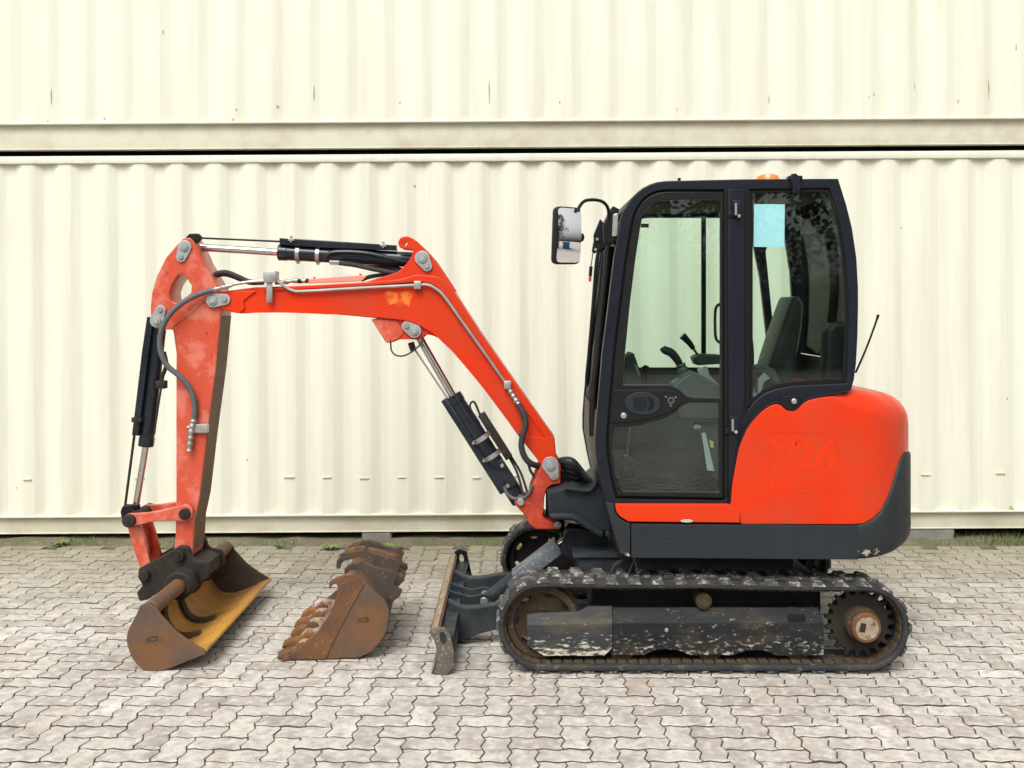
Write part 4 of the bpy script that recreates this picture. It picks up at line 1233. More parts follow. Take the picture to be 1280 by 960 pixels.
for q in range(1, NR + 1):
    for a_, b_ in ol:
        a2, b2 = a_ * q / NR, b_ * q / NR; vs.append((a2, -.031 + (a2 * a2 + b2 * b2) / (2 * RC), b2))
no_ = len(ol); vs.append((0, -.031, 0))
for q in range(NR - 1):
    for k in range(no_): fs.append((q * no_ + k, q * no_ + (k + 1) % no_, (q + 1) * no_ + (k + 1) % no_, (q + 1) * no_ + k))
for k in range(no_): fs.append((len(vs) - 1, (k + 1) % no_, k))
b0 = len(vs) - 1 - no_
g.add(vs, fs)
g.v = [tuple(MM @ Vector(v)) for v in g.v]; g.obj('mirror_glass', MIRROR, mh, 80)
g = G(); g.lathe(MM @ Vector((.082, .012, -.005)), (1, .4, 0), [(0, 0), (0, .022), (.014, .020), (.02, .010), (.02, 0)], 16); g.obj('mirror_knuckle', BLACK, mh)
g = G(); g.tube([P(722.5, 264, YM - .01), P(724, 259, YM), P(729, 252.5, YM + .02), P(736, 250, YM + .06), P(747, 250.2, YM + .12), P(755, 253.5, YM + .18), P(760, 261, YM + .22), P(761.5, 276, YM + .25)], .0085, 10); g.obj('mirror_arm', BLACK, ex)
# lamp and bracket on the front pillar
g = G(); g.plate([(754, 283), (766, 257, 2), (774, 261), (771, 300), (766, 305), (755, 304)], .14, .34, bevel=.008); lampb = g.obj('work_lamp', BLACK, ex)
g = G(); g.plate([(766.3, 268, 2), (773, 266, 2), (771.5, 295, 2), (765, 296, 2)], .132, .142, bevel=.003); g.obj('lamp_lens', LENS, lampb)
g = G(); g.plate([(742, 294), (750, 274, 2), (752, 275), (757, 283), (756, 292), (752, 312, 2), (743, 317, 2), (740, 314), (742.5, 300)], .24, .27, bevel=.004); br = g.obj('lamp_bracket', BLACK, ex)
for u, v in ((746.5, 299), (744.5, 312)):
    g = G(); g.cyl(P(u, v, .24), P(u, v, .228), .008); g.obj('bolt', STEEL, br)
g = G(); g.tube([P(741.5, 314, .25), P(740, 324, .25), P(738.5, 334, .25)], .003, 6); g.obj('lamp_cable', GREYHOSE, ex)
g = G(); g.cyl(P(738.7, 333, .25), P(737.8, 345, .25), .009); pl = g.obj('cable_plug', BLACK, ex)
g = G(); g.cyl(P(737.8, 345, .25), P(737.3, 352, .25), .007); g.obj('plug_tip', RED, pl)
# handrail and wiper in front of the screen
g = G(); g.tube([P(762, 306, .95), P(750, 312, .93), P(745.5, 330, .92), P(741.5, 380, .92), P(736.5, 440, .92), P(733.5, 472, .92), P(735, 483, .93), P(741, 488, .95), P(752, 489, .97)], .011, 10); g.obj('front_handrail', BLACK, ex)
g = G(); g.tube([P(757, 322, .55), P(752, 370, .55), P(748, 430, .55), P(744, 470, .55)], .009, 8); g.tube([P(753, 318, .60), P(747, 390, .58), P(742, 460, .58)], .006, 8); g.obj('wiper', BLACK, ex)
for yy, du in ((.30, 2), (.42, 0), (.72, -2)):
    g = G(); g.tube([P(761 + du, 308, yy), P(757.5 + du, 330, yy), P(751 + du, 385, yy), P(745.5 + du, 440, yy), P(739.5 + du, 500, yy), P(739 + du, 545, yy)], .012, 8); g.obj('screen_guard_bar', BLACK, ex)
# ------------------------------------------------------------------ cab interior
zf = pz(634, .1)
g = G(); g.box(px(766, .1), px(1050, .1), .104, .996, zf - .04, zf, .004); g.obj('cab_floor', BLACK, ex)
g = G()
for k in range(13):
    y = .13 + k * .062; g.box(px(785, .1), px(905, .1), y, y + .03, zf - .001, zf + .007, .002)
g.obj('floor_mat', MATMAT, ex)
g = G(); g.box(px(925, .2), px(1045, .2), .24, .80, zf, pz(530, .2), .02); sb = g.obj('seat_base', BLACK, ex)
g = G(); g.plate([(918, 520, 6), (925, 500, 8), (985, 492, 6), (1000, 510, 6), (998, 528, 5), (925, 530, 5)], .27, .77, bevel=.025, res=2); g.obj('seat_cushion', SEAT, ex)
g = G(); g.plate([(958, 498, 5), (962, 458, 8), (974, 420), (986, 386, 8), (992, 371, 6), (1000, 370, 6), (1005.5, 382, 7), (1003, 412), (995, 458), (986, 500, 6)], .36, .66, bevel=.03, res=3); bk = g.obj('seat_backrest', SEAT, ex)
g = G(); g.tube([P(975, 480, .358), P(984, 440, .357), P(996, 395, .358)], .006, 6); g.obj('seat_piping', BLACK, bk)
g = G(); g.plate([(1034, 414, 9), (1042, 404, 6), (1062, 402, 4), (1064, 486), (1032, 486, 4)], .16, .28, bevel=.02, res=2); g.obj('rear_console', BLACK, ex)
# left console with joystick
g = G(); g.plate([(842, 480, 4), (866, 464, 4), (880, 470), (900, 482), (930, 500), (930, 525), (850, 525), (838, 500)], .20, .34, bevel=.015, res=2); g.obj('left_console', CONSOLE, ex)
g = G(); bpts = [P(860, 478, .27), P(857, 466, .27), P(852, 455, .27)]
g.tube([P(861, 482, .27), P(858, 474, .27), P(854, 464, .27), P(850.5, 455, .27)], lambda t: .052 - .030 * t + .004 * math.sin(t * 28), 14, 5); bt = g.obj('joystick_boot', CONSOLE, ex)
g = G(); g.tube([P(850.5, 457, .27), P(846, 449, .27), P(839, 441, .27), P(831, 437.5, .27), P(828.5, 434, .27)], lambda t: .017 + .006 * math.sin(t * 3.1), 12); g.obj('joystick_grip', BLACK, bt)
g = G(); g.tube([P(876, 450, .80), P(869, 439, .80), P(863, 430, .80)], .007, 8); lv = g.obj('control_lever', BLACK, ex)
g = G(); g.tube([P(867, 436, .80), P(862, 429, .80), P(856, 422.5, .80), P(853, 419.5, .8)], lambda t: .014 + .010 * t, 12); g.obj('lever_knob', BLACK, lv)
g = G(); g.plate([(868, 447, 3), (877, 443, 3), (902, 444), (902, 455), (872, 457, 3)], .70, .86, bevel=.01); g.obj('right_armrest', CONSOLE, ex)
g = G(); g.plate([(872, 462), (884, 457, 3), (888, 470, 4), (900, 482), (900, 500), (880, 490)], .36, .40, bevel=.006); g.obj('console_bracket', LIGHTGREY, ex)
g = G(); g.plate([(930, 478, 4), (940, 458, 5), (955, 455, 6), (968, 462, 6), (976, 476), (970, 482), (958, 470, 4), (946, 468, 4), (938, 482)], .22, .30, bevel=.012, res=2); g.obj('left_armrest', CONSOLE, ex)
g = G(); g.plate([(948, 474), (956, 466), (963, 473), (955, 478), (951, 492), (947, 492)], .205, .23, bevel=.004); g.obj('armrest_hinge', LIGHTGREY, ex)
g = G(); g.tube([P(938, 475, .5), P(938, 440, .5), P(936, 420, .5)], .02, 10); g.obj('seat_lever', BLACK, ex)
g = G(); g.plate([(780, 484), (781, 448, 4), (790, 441, 4), (793, 442), (801, 466), (803, 486)], .62, .82, bevel=.012, res=2); mon = g.obj('monitor', CONSOLE, ex)
g = G(); g.plate([(792.5, 456), (795, 455), (800.5, 468), (798.5, 470)], .615, .63, bevel=.002); g.obj('monitor_trim', LIGHTGREY, mon)
g = G(); g.tube([P(807, 486, .88), P(807, 470, .88), P(807, 462, .88)], .01, 8); kn = g.obj('blade_lever', BLACK, ex)
g = G(); g.lathe(P(807, 462, .88), (0, 0, 1), [(-.025, 0), (-.02, .018), (0, .027), (.016, .022), (.026, .008), (.027, 0)], 16); g.obj('lever_knob', BLACK, kn)
g = G(); g.box(px(790, .99), px(1035, .99), .93, .995, zf, pz(470, .93), .01); g.obj('right_console', CONSOLE, ex)
# labels on the seat base, pedal, work papers
g = G(); g.plate([(877, 541), (882, 541), (893, 589), (884, 588)], .236, .240, bevel=.0005); g.obj('instruction_label', WHITE, ex)
g = G(); g.plate([(887, 550), (892, 552), (892, 560), (888, 559)], .235, .239, bevel=.0005); g.obj('warning_label', YELLOWLABEL, ex)
g = G(); g.plate([(925, 530), (905, 528), (868, 528, 3), (866, 534, 3), (874, 542), (895, 600), (925, 606)], .241, .26, bevel=.002); g.obj('seat_side_panel', CONSOLE, ex)
g = G(); g.tube([P(868.5, 536, .235), P(871, 533, .235), P(875, 535, .235)], .012, 10); g.obj('side_knob', LIGHTGREY, ex)
pv = [P(778, 588, .62), P(781, 571, .62), P(800, 578, .60), P(810, 588, .60)]
g = G(); g.plate([(779, 588), (781, 571), (790, 573), (809, 585), (808, 588), (796, 582), (790, 588)], .50, .62, bevel=.006); pd = g.obj('travel_pedal', CONSOLE, ex)
g = G(); g.tube([P(783, 576, .56), P(786, 545, .56), P(789, 520, .58)], .007, 8); g.obj('pedal_lever', GREYHOSE, pd)
# roof-mounted dome mirror and bracket inside
g = G(); g.plate([(1000, 292, 4), (1010, 268, 6), (1018, 268, 5), (1022, 288), (1020, 293)], .70, .72, bevel=.004); g.obj('interior_lamp', LENS, ex)
g = G(); g.tube([P(995, 240, .5), P(993, 256, .55), P(991, 272, .6)], .010, 8); g.obj('interior_bracket', LIGHTGREY, ex)

paper = G()
paper.plate([(942.5, 255), (981, 255.5), (980.5, 309), (942, 308.5)], .0685, .0695, bevel=.0002)
paper = paper.obj('paper_sheet', BLUEPAPER)
tag(paper, 'pale blue paper sheet taped inside the rear side window of the cab', 'paper')

# ------------------------------------------------------------------ swing post and front frame
g = G(); g.plate([(684, 616), (700, 611), (709, 609), (733, 614, 4), (742, 606), (750, 600), (758, 628), (774, 690), (762, 664), (745, 664), (716, 650), (686, 646)], .50, 1.0, bevel=.01); g.obj('front_frame', CHARCOAL, ex)
g = G(); g.tube([P(688, 646, .47), P(704, 645.5, .47), P(718, 647, .47), P(730, 654, .47), P(742, 662, .47), P(752, 668, .47)], .020, 10); g.obj('front_guard_bar', CHARCOAL, ex)
g = G(); g.tube([P(706, 610, .48), P(720, 612, .48), P(736, 613, .48), P(743, 606, .48), P(746, 598, .48)], .012, 8); g.obj('hose_guard_bar', CHARCOAL, ex)
SWO = [(680, 574.5, 3), (672, 591), (663, 615, 3), (661, 628), (652, 626), (645, 622, 4), (643, 630, 3), (654, 642), (662, 656, 3), (670, 662, 4), (700, 662, 2), (703, 655, 2), (684, 651, 4), (679, 646, 3), (680.5, 621, 4), (684, 611, 4), (690, 606.5, 3), (701, 605), (701, 582, 4), (696, 573.5, 4)]
for Y in (.60, .84):
    g = G(); g.plate([(px(p[0], .60), pz(p[1], .60)) + tuple(q * .0045 for q in p[2:3]) for p in SWO], Y, Y + .06, bevel=.008, metric=True, res=2); sw = g.obj('swing_post_cheek', ORANGE_DIRTY, ex)
    if Y == .60: sw0 = sw
g = G(); g.plate([(px(u, .60), pz(v, .60)) for u, v in [(664, 618), (678, 612), (681, 622), (679, 646), (684, 651), (700, 656), (700, 661), (671, 661), (663, 655), (655, 641)]], .655, .845, bevel=.006, metric=True); g.obj('swing_post_web', ORANGE_DIRTY, ex)
g = G(); g.lathe(P(697, 656.5, .60) + Vector((0, -.008, 0)), (0, 1, 0), [(0, 0), (0, .010), (.004, .012), (.006, .020), (.01, .020)], 16); g.obj('grease_point', STEEL, sw0)
g = G(); g.cyl(P(694, 664, YC), P(694, 603, YC), .055); g.obj('swing_pin', GREASE, ex)
g = G(); g.cyl(P(651, 628, .58), P(651, 628, .58) + Vector((0, .34, 0)), .020); g.obj('cylinder_foot_pin', STEEL, ex)
pinplate(688, 581, 692.5, 594, .60, ex, 10.5, 6)

# ------------------------------------------------------------------ boom
BY0, BY1 = .65, .85
BOOM = [(262, 372, 5), (270, 365, 4), (288, 363), (316, 359.5), (377, 357.5), (450, 353.5), (505, 350.5), (524, 351, 6), (540, 355, 6), (552, 364), (577, 395), (602, 432)]
BOOM = [(263, 375, 6), (268, 366, 4), (292, 362.5), (318, 359), (380, 357), (450, 353), (500, 349), (520, 343, 8), (545, 345, 10), (560, 352), (577, 379.5), (602, 418), (641, 474), (693.5, 548.5, 1), (694.8, 566), (697, 574), (690, 592, 6), (680, 586, 4), (663, 563.5), (648, 545), (630.5, 520.5), (602, 482), (565.5, 439.5), (549, 424), (541, 416), (520, 406, 10), (497, 400, 8), (421, 393.3), (320, 389.2), (302, 392, 2), (296, 391.5), (272, 386, 5)]
g = G(); g.plate(BOOM, BY0, BY1, bevel=.006); boom = g.obj('boom', ORANGE, ex)
# welded flange lines top and bottom (standing proud of the side plate)
def rim(pts, w, nm='boom_flange'):
    g = G(); tt = catmull([P(u, v, BY0) for u, v in pts], 5)
    vs = []; fs = []
    for q, p in enumerate(tt):
        t = (tt[min(q + 1, len(tt) - 1)] - tt[max(q - 1, 0)]).normalized(); n = Vector((-t.z, 0, t.x))
        for d, y in ((-w / 2, .002), (-w / 2, -.012), (w / 2, -.012), (w / 2, .002)): vs.append(p + n * d + Vector((0, y, 0)))
    for q in range(len(tt) - 1):
        for k in range(4): fs.append((q * 4 + k, q * 4 + (k + 1) % 4, q * 4 + 4 + (k + 1) % 4, q * 4 + 4 + k))
    fs += [(0, 1, 2, 3), tuple(len(vs) - 4 + k for k in (3, 2, 1, 0))]
    g.add(vs, fs); return g.obj(nm, ORANGE, boom)
rim([(330, 361.5), (380, 359.5), (450, 355.8), (500, 352), (522, 350.5), (540, 353.5), (552, 362), (575, 394), (600, 430), (640, 487), (684, 547)], .014)
rim([(310, 389.5), (360, 389.3), (421, 391.6), (490, 396.6), (515, 401), (536, 411), (551, 423), (566, 437.5), (602, 480), (631, 518.5), (648, 542)], .014)
# tip cheek doubler, top cylinder bracket with lifting eye, lower cylinder bracket
g = G(); g.plate([(266, 371, 5), (276, 365.5), (300, 364), (320, 364), (304, 376, 4), (306, 385), (300, 391), (294, 391), (268, 384, 5)], BY0 - .010, BY0 + .002, bevel=.003); g.obj('tip_plate', ORANGE, boom)
BR = [(497, 340), (509, 329), (515, 319, 3), (517, 312), (500, 310, 3), (497, 303, 5), (501, 296.5, 5), (509, 295, 5), (517, 298.5, 3), (532, 312.5), (544, 326), (569, 364), (560, 362), (540, 350), (520, 347), (480, 353), (452, 354)]
for Y in (BY0 + .006, BY1 - .036):
    g = G(); g.plate([(px(p[0], .656), pz(p[1], .656)) + tuple(q * .0045 for q in p[2:3]) for p in BR], Y, Y + .03, bevel=.004, metric=True, holes=[ring(px(505.5, .656), pz(304, .656), .016, 16)]); g.obj('cylinder_bracket', ORANGE, boom)
LB = [(464, 399.5, 1), (472, 397.5), (500, 399), (530, 408), (549, 423), (541, 419.5), (532, 418, 4), (524, 425, 6), (512, 424), (497, 424.5), (487, 429, 2), (482, 428, 3)]
for Y in (BY0 + .008, BY1 - .038):
    g = G(); g.plate([(px(p[0], .658), pz(p[1], .658)) + tuple(q * .0045 for q in p[2:3]) for p in LB], Y, Y + .03, bevel=.004, metric=True); g.obj('cylinder_ear', ORANGE, boom)
g = G(); g.plate([(464.5, 400, 1), (472, 399), (495, 401), (505, 416, 8), (498, 423), (487, 428, 2), (482.5, 427.3, 3)], BY0 + .003, BY0 + .009, bevel=.001); g.obj('ear_face', ORANGE_FADED, boom)
# foot shoulder plate
g = G(); g.plate([(656, 545.5), (692.5, 547.5), (693.8, 566), (699, 578, 5), (694, 592, 7), (682, 589, 6), (664, 564)], BY0 - .014, BY0 + .002, bevel=.004); g.obj('foot_plate', ORANGE, boom)
pinplate(528, 323, 534, 333, BY0 + .004, ex, 9.5, 6.5)
pinplate(518, 413.5, 508.5, 408, BY0 + .004, ex, 9, 6.5)
pinplate(267, 375.5, 281.5, 374.5, BY0 - .010, ex, 9, 7)
# sticker residue
g = G(); g.plate([(481, 365), (486, 363.6), (494, 365.2), (503, 363.8), (514, 364.6), (515.5, 371), (513.2, 378), (512, 384), (506, 381), (499, 384.6), (493, 379), (487, 381.5), (483, 375), (480.6, 371)], BY0 - .0010, BY0 + .001, bevel=.0003); g.obj('sticker_residue', STICKERREST, boom)
# pale guard plate on top of the boom
g = G(); g.plate([(384, 349, 1), (452, 344), (458, 345.5), (452, 351.5), (384, 354.5, 1)], .69, .72, bevel=.003); g.obj('hose_cover', PALEORANGE, boom)
for u, v in ((393, 347.5), (450.5, 343.5)):
    g = G(); g.cyl(P(u, v + 2.5, .705), P(u, v - 1.5, .705), .006, seg=8); g.obj('cover_bolt', ORANGE_DIRTY, boom)

# ------------------------------------------------------------------ arm
ARM = [(229, 298, 3), (221, 306), (207, 322.5), (195, 347), (189.5, 367), (188, 384), (188.5, 402, 6), (196, 412, 8), (208, 412), (216, 412, 3), (218, 426), (220.3, 442), (220, 470), (220, 632), (219, 672), (217, 690, 6), (226, 704, 9), (240, 697, 8), (243.5, 649), (249.5, 622), (258, 549), (270, 460), (276, 393), (280, 375, 8), (276, 366, 6), (266, 349), (254, 329), (243, 303, 5), (238, 297, 4)]
HOLE = [(223, 343, 4), (229.5, 342.5, 3), (239.5, 357, 3), (238.5, 366, 3), (221, 379.5, 3), (213, 376, 4), (211.3, 366, 4), (215, 355)]
g = G(); g.plate(ARM, BY0, BY1, bevel=.006, holes=[HOLE]); arm = g.obj('arm', ORANGE_FADED, ex)
# welded seam and doubler on the head
g = G(); g.tube([P(258, 373, BY0), P(240, 390, BY0), P(222, 403, BY0), P(216, 409, BY0)], .005, 6); g.obj('weld_seam', ORANGE_FADED, arm)
g = G(); g.tube([P(250, 390, BY0), P(262, 405, BY0), P(270, 425, BY0), P(271, 445, BY0)], .0025, 6); g.obj('weld_seam', ORANGE_FADED, arm)
g = G(); g.strip([(px(u + .5, BY0), pz(v, BY0)) for u, v in [(276, 395), (270, 460), (258, 549), (249.5, 622), (243.5, 650), (241, 688)]], BY0 + .004, BY1 - .004, -.004); g.obj('worn_underside', RUSTGREY, arm)
pinplate(231.5, 309, 227, 321.5, BY0, ex, 8.5, 6.5)
pinplate(196.5, 401, 201.5, 387.5, BY0, ex, 8.5, 6.5)
# top knuckle of the arm cylinder
g = G(); g.plate([(230, 299, 3), (236, 292, 3), (247, 291.5, 4), (252, 297, 4), (247, 303, 3), (240, 304), (234, 303)], .66, .70, bevel=.006); g.obj('cylinder_knuckle', BLACK, ex)
g = G(); g.cyl(P(231.5, 309, .66), P(231.5, 309, .66) + Vector((0, .18, 0)), .03); g.obj('arm_cylinder_pin', STEEL, ex)

def cylinder(name, p_rod, p_gland, p_base, r_b, r_rod, guard=None, eye=None):
    g = G(); g.cyl(p_gland, p_base, r_b, seg=28, bev=.006); br_ = g.obj(name, CYLPAINT, ex)
    d = (p_base - p_gland).normalized()
    g = G(); g.cyl(p_gland - d * .004, p_gland + d * .05, r_b * 1.07, seg=28, bev=.004); g.obj('gland', CYLPAINT, br_)
    g = G(); g.cyl(p_rod, p_gland + d * .01, r_rod, seg=20, bev=.002); g.obj('rod', CHROME, br_)
    g = G(); g.cyl(p_rod - d * .02 + Vector((0, -.05, 0)), p_rod - d * .02 + Vector((0, .05, 0)), r_rod * 1.5); g.obj('rod_eye', BLACK, br_)
    g = G(); g.cyl(p_rod, p_rod + d * .035, r_rod * 1.35); g.obj('rod_collar', BLACK, br_)
    return br_
def clamp(p, d, r, parent, w=.022):
    g = G(); d = d.normalized()
    g.lathe(p - d * w / 2, d, [(0, r), (0, r + .004), (w, r + .004), (w, r)], 28)
    o = g.obj('clamp_band', STEEL, parent)
    n = Vector((-d.z, 0, d.x)); n = n if n.z < 0 else -n
    g = G(); q = p + n * (r + .008); g.cyl(q + Vector((0, -.016, 0)), q + Vector((0, .016, 0)), .008, seg=8); g.obj('clamp_bolt', STEEL, o)
    return o
# arm cylinder above the boom
p0, p1, p2 = P(240, 308.5, YC), P(349, 315.5, YC), P(520, 325, YC)
ac = cylinder('arm_cylinder', p0, p1, p2, .044, .022)
d = p2 - p1
for u, v in ((373, 317), (398, 318.3)): clamp(P(u, v, YC), d, .044, ac)
g = G(); g.plate([(349, 297.5), (400, 300), (495, 306.5), (495.5, 313), (400, 309.5), (349, 305.5)], .70, .76, bevel=.005); gd = g.obj('rod_guard', CYLPAINT, ac)
for u, v in ((364, 298), (479, 305)):
    g = G(); g.cyl(P(u, v + 5, .695), P(u, v - 3, .695), .007, seg=8); g.box(px(u - 4, .69), px(u + 4, .69), .688, .70, pz(v + 3, .69), pz(v, .69), .001); g.obj('guard_bolt', STEEL, ac)
g = G(); g.cyl(P(250, 297.5, .73), P(352, 302, .73), .0055); g.obj('guard_rod', GREASE, ac)
g = G(); g.tube([P(406, 325, .70), P(412, 316.5, .695), P(430, 314.5, .695), P(460, 316.5, .695), P(490, 323, .70), P(512, 329, .72)], .011, 8); g.obj('steel_pipe', CYLPAINT, ac)
g = G(); g.cyl(P(412, 328, .69), P(425, 328.5, .69), .013, seg=6); g.obj('hose_fitting', STEEL, ac)
g = G(); g.tube([P(424, 328.6, .69), P(445, 331.5, .69), P(470, 337, .69), P(492, 341, .70), P(510, 344, .72)], .014, 10); g.obj('cylinder_hose', HOSE, ac)
g = G(); g.tube([P(440, 326, .77), P(465, 329, .77), P(490, 335, .77), P(508, 341, .77)], .020, 10); g.obj('cylinder_hose', HOSE, ac)
# boom cylinder
p0, p1, p2 = P(520, 415, YC), P(566, 495, YC), P(650, 627, YC)
bc = cylinder('boom_cylinder', p0, p1, p2, .049, .023)
d = (p2 - p1).normalized(); nl = Vector((-d.z, 0, d.x))
nl = nl if nl.x < 0 else -nl
for u, v in ((602.5, 547), (615.5, 569)): clamp(P(u, v, .70), d, .05, bc, .026)
g = G()
L_ = (p2 - p1).length
M = Matrix.Translation(p1) @ Matrix(((d.x, 0, -nl.x, 0), (0, 1, 0, 0), (d.z, 0, -nl.z, 0), (0, 0, 0, 1)))
M2 = Matrix(((d.x, 0, nl.x), (0, -1, 0), (d.z, 0, nl.z))).to_4x4(); M2 = Matrix.Translation(p1) @ M2
g.box(-.012, L_ * .86, -.045, .045, .030, .070, .006, M2); g.box(L_ * .62, L_ * .86, .046, .056, -.052, .066, .004, M2); bg_ = g.obj('rod_guard', CYLPAINT, bc)
for t_, o_ in ((.67, -.03), (.83, .005)):
    g = G(); q = M2 @ Vector((L_ * t_, .058, o_)); g.cyl(q + Vector((0, .004, 0)), q + Vector((0, -.006, 0)), .011, seg=14); g.obj('guard_bolt', STEEL, bc)
g = G(); g.cyl(P(516, 433, .73), P(560, 499, .73), .0055); g.obj('guard_rod', STEEL, bc)
g = G(); g.cyl(P(513.5, 428, .70), P(517, 439, .70), .018); g.obj('rod_boss', BLACK, bc)
g = G(); g.tube([P(488.5, 426, .64), P(489, 437, .64), P(494, 443.5, .64), P(503, 445, .64), P(513, 441, .64), P(523, 433, .64), P(530, 424, .64)], .0045, 8); g.obj('grease_line', HOSE, bc)
g = G(); g.box(L_ * .24, L_ * .66, -.03, .03, -.105, -.062, .005, M2); vb = g.obj('valve_block', GREASE, bc)
for k in range(2):
    a_, b_ = M2 @ Vector((L_ * .24, .012 - k * .02, -.075)), M2 @ Vector((L_ * .30, .012 - k * .02, -.045))
    t_ = M2 @ Vector((L_ * .13, .012 - k * .02, -.085)); t2 = M2 @ Vector((L_ * .15, .012, -.05))
    g = G(); g.tube([a_, t_, t2, b_], .006, 8); g.obj('valve_hose', HOSE, bc)
g = G(); g.tube([M2 @ Vector((L_ * .66, 0, -.085)), M2 @ Vector((L_ * .8, .01, -.075)), P(655, 622, .70)], .007, 8); g.tube([M2 @ Vector((L_ * .66, -.02, -.095)), M2 @ Vector((L_ * .82, -.02, -.09)), P(660, 618, .72)], .007, 8); g.obj('valve_hose', HOSE, bc)
g = G(); g.tube([P(630.5, 608, .62), P(634, 617, .615), P(642, 623, .61), P(654, 622.5, .60), P(661, 617, .585), P(665, 606, .585)], .010, 10); g.obj('foot_hose', GREYHOSE, bc)
# pipes and hoses along boom and arm
g = G(); g.tube([P(288, 356, .635), P(310, 352.5, .63), P(330, 351, .63), P(343, 350.5, .63)], .009, 8); g.obj('boom_pipe', STEEL, ex)
g = G(); g.tube([P(338, 348, .63), P(346, 351, .63), P(356, 358, .63), P(366, 363.2, .63), P(380, 364, .63), P(450, 360, .63), P(520, 356.4, .63), P(534, 356, .63), P(545, 361, .63), P(556, 371.5, .63), P(580, 405, .63), P(610, 447, .63), P(633, 480, .63)], .0085, 10); bp_ = g.obj('boom_pipe', STEEL, ex)
for u, v in ((522, 356.3), (634.5, 481)):
    g = G(); g.box(px(u - 4.5, .62), px(u + 4.5, .62), .612, .652, pz(v + 5, .62), pz(v - 5, .62), .003); g.obj('pipe_clip', STEEL, bp_)
g = G(); g.box(px(330, .62), px(346, .62), .60, .68, pz(353, .62), pz(339, .62), .002); g.box(px(333, .62), px(340.5, .62), .618, .624, pz(378, .62), pz(352, .62), .002); pb = g.obj('pipe_bracket', STEEL, ex)
g = G(); g.cyl(P(336.8, 374, .619), P(336.8, 374, .605), .009, seg=6); g.obj('bolt', STEEL, pb)
g = G(); g.tube([P(633.5, 481, .63), P(638, 489, .628), P(643, 497, .625), P(648, 505, .62)], lambda t: .012 + .004 * (int(t * 9) % 2), 10); g.obj('hose_fitting', STEEL, ex)
g = G(); g.tube([P(648, 505, .62), P(655, 518, .60), P(657, 531, .59), P(653, 546, .58), P(652, 560, .58), P(657, 573, .585), P(665, 580, .60), P(676, 583, .66)], .0175, 12); g.obj('boom_hose', HOSE, ex)
g = G(); g.tube([P(660, 577, .60), P(663, 588, .60), P(668, 596, .62)], .008, 8); g.obj('boom_hose', HOSE, ex)
g = G(); g.tube([P(290, 356.5, .63), P(277, 359.5, .625), P(266, 362.5, .62)], lambda t: .010 + .004 * (int(t * 7) % 2), 10); g.obj('hose_fitting', STEEL, ex)
g = G(); g.tube([P(266, 362.5, .62), P(248, 368, .61), P(229, 378, .60), P(214, 391, .59), P(204, 407, .585), P(200, 424, .585), P(201.5, 441, .585), P(209, 457, .59), P(222, 468, .60), P(233, 479, .61), P(240.5, 493, .615), P(243.5, 508, .62), P(243, 523, .622)], .0155, 12); g.obj('arm_hose', GREYHOSE, ex)
g = G(); g.tube([P(243, 522, .622), P(241, 530, .622), P(239, 540, .622), P(238, 550, .622), P(236.5, 563, .622)], lambda t: .013 + .005 * (int(t * 11) % 2), 12); fv = g.obj('arm_valve', STEEL, ex)
g = G(); g.box(px(242, .63), px(260, .63), .622, .654, pz(541, .63), pz(530, .63), .003); g.obj('valve_bracket', STEEL, fv)
g = G(); g.cyl(P(234, 534, .622), P(243, 534, .622), .008); g.obj('valve_stem', STEEL, fv)
for k, (dz, yy) in enumerate(((0, .72), (4, .77))):
    g = G(); g.tube([P(262, 350 + dz, yy), P(270, 342.5 + dz * .6, yy), P(283, 340.5 + dz * .6, yy), P(298, 346 + dz * .5, yy), P(312, 352 + dz * .3, yy), P(330, 353, yy)], .014, 10); g.obj('top_hose', HOSE, ex)
g = G(); g.tube([P(344, 354, .70), P(356, 352.5, .70), P(368, 351, .70), P(384, 351, .70)], lambda t: .010 + .005 * (int(t * 8) % 2), 10); g.obj('hose_fitting', STEEL, ex)
g = G(); g.tube([P(372, 351.5, .70), P(386, 351, .70)], .013, 10); g.obj('hose_sleeve', BLACK, ex)
g = G(); g.tube([P(452, 350, .72), P(462, 346, .72), P(480, 343, .73), P(500, 338, .75)], .012, 10); g.obj('top_hose', HOSE, ex)
# hose bundle between boom foot and cab
for k in range(6):
    rr = random.Random(k); yy = .60 + .05 * k
    g = G(); g.tube([P(694, 577 + k * 2, yy + .05), P(703, 573 + k * 5, yy), P(716, 574 + k * 6, yy - .02), P(727, 586 + k * 3, yy), P(735, 597 + k * 2, yy), P(744, 606, yy + .03)], .0165 if k else .009, 10); g.obj('hose_bundle', HOSE, ex)
g = G(); g.plate([(697, 585), (708, 592), (714, 606), (700, 610)], .68, .9, bevel=.01); g.obj('hose_clamp_block', BLACK, ex)
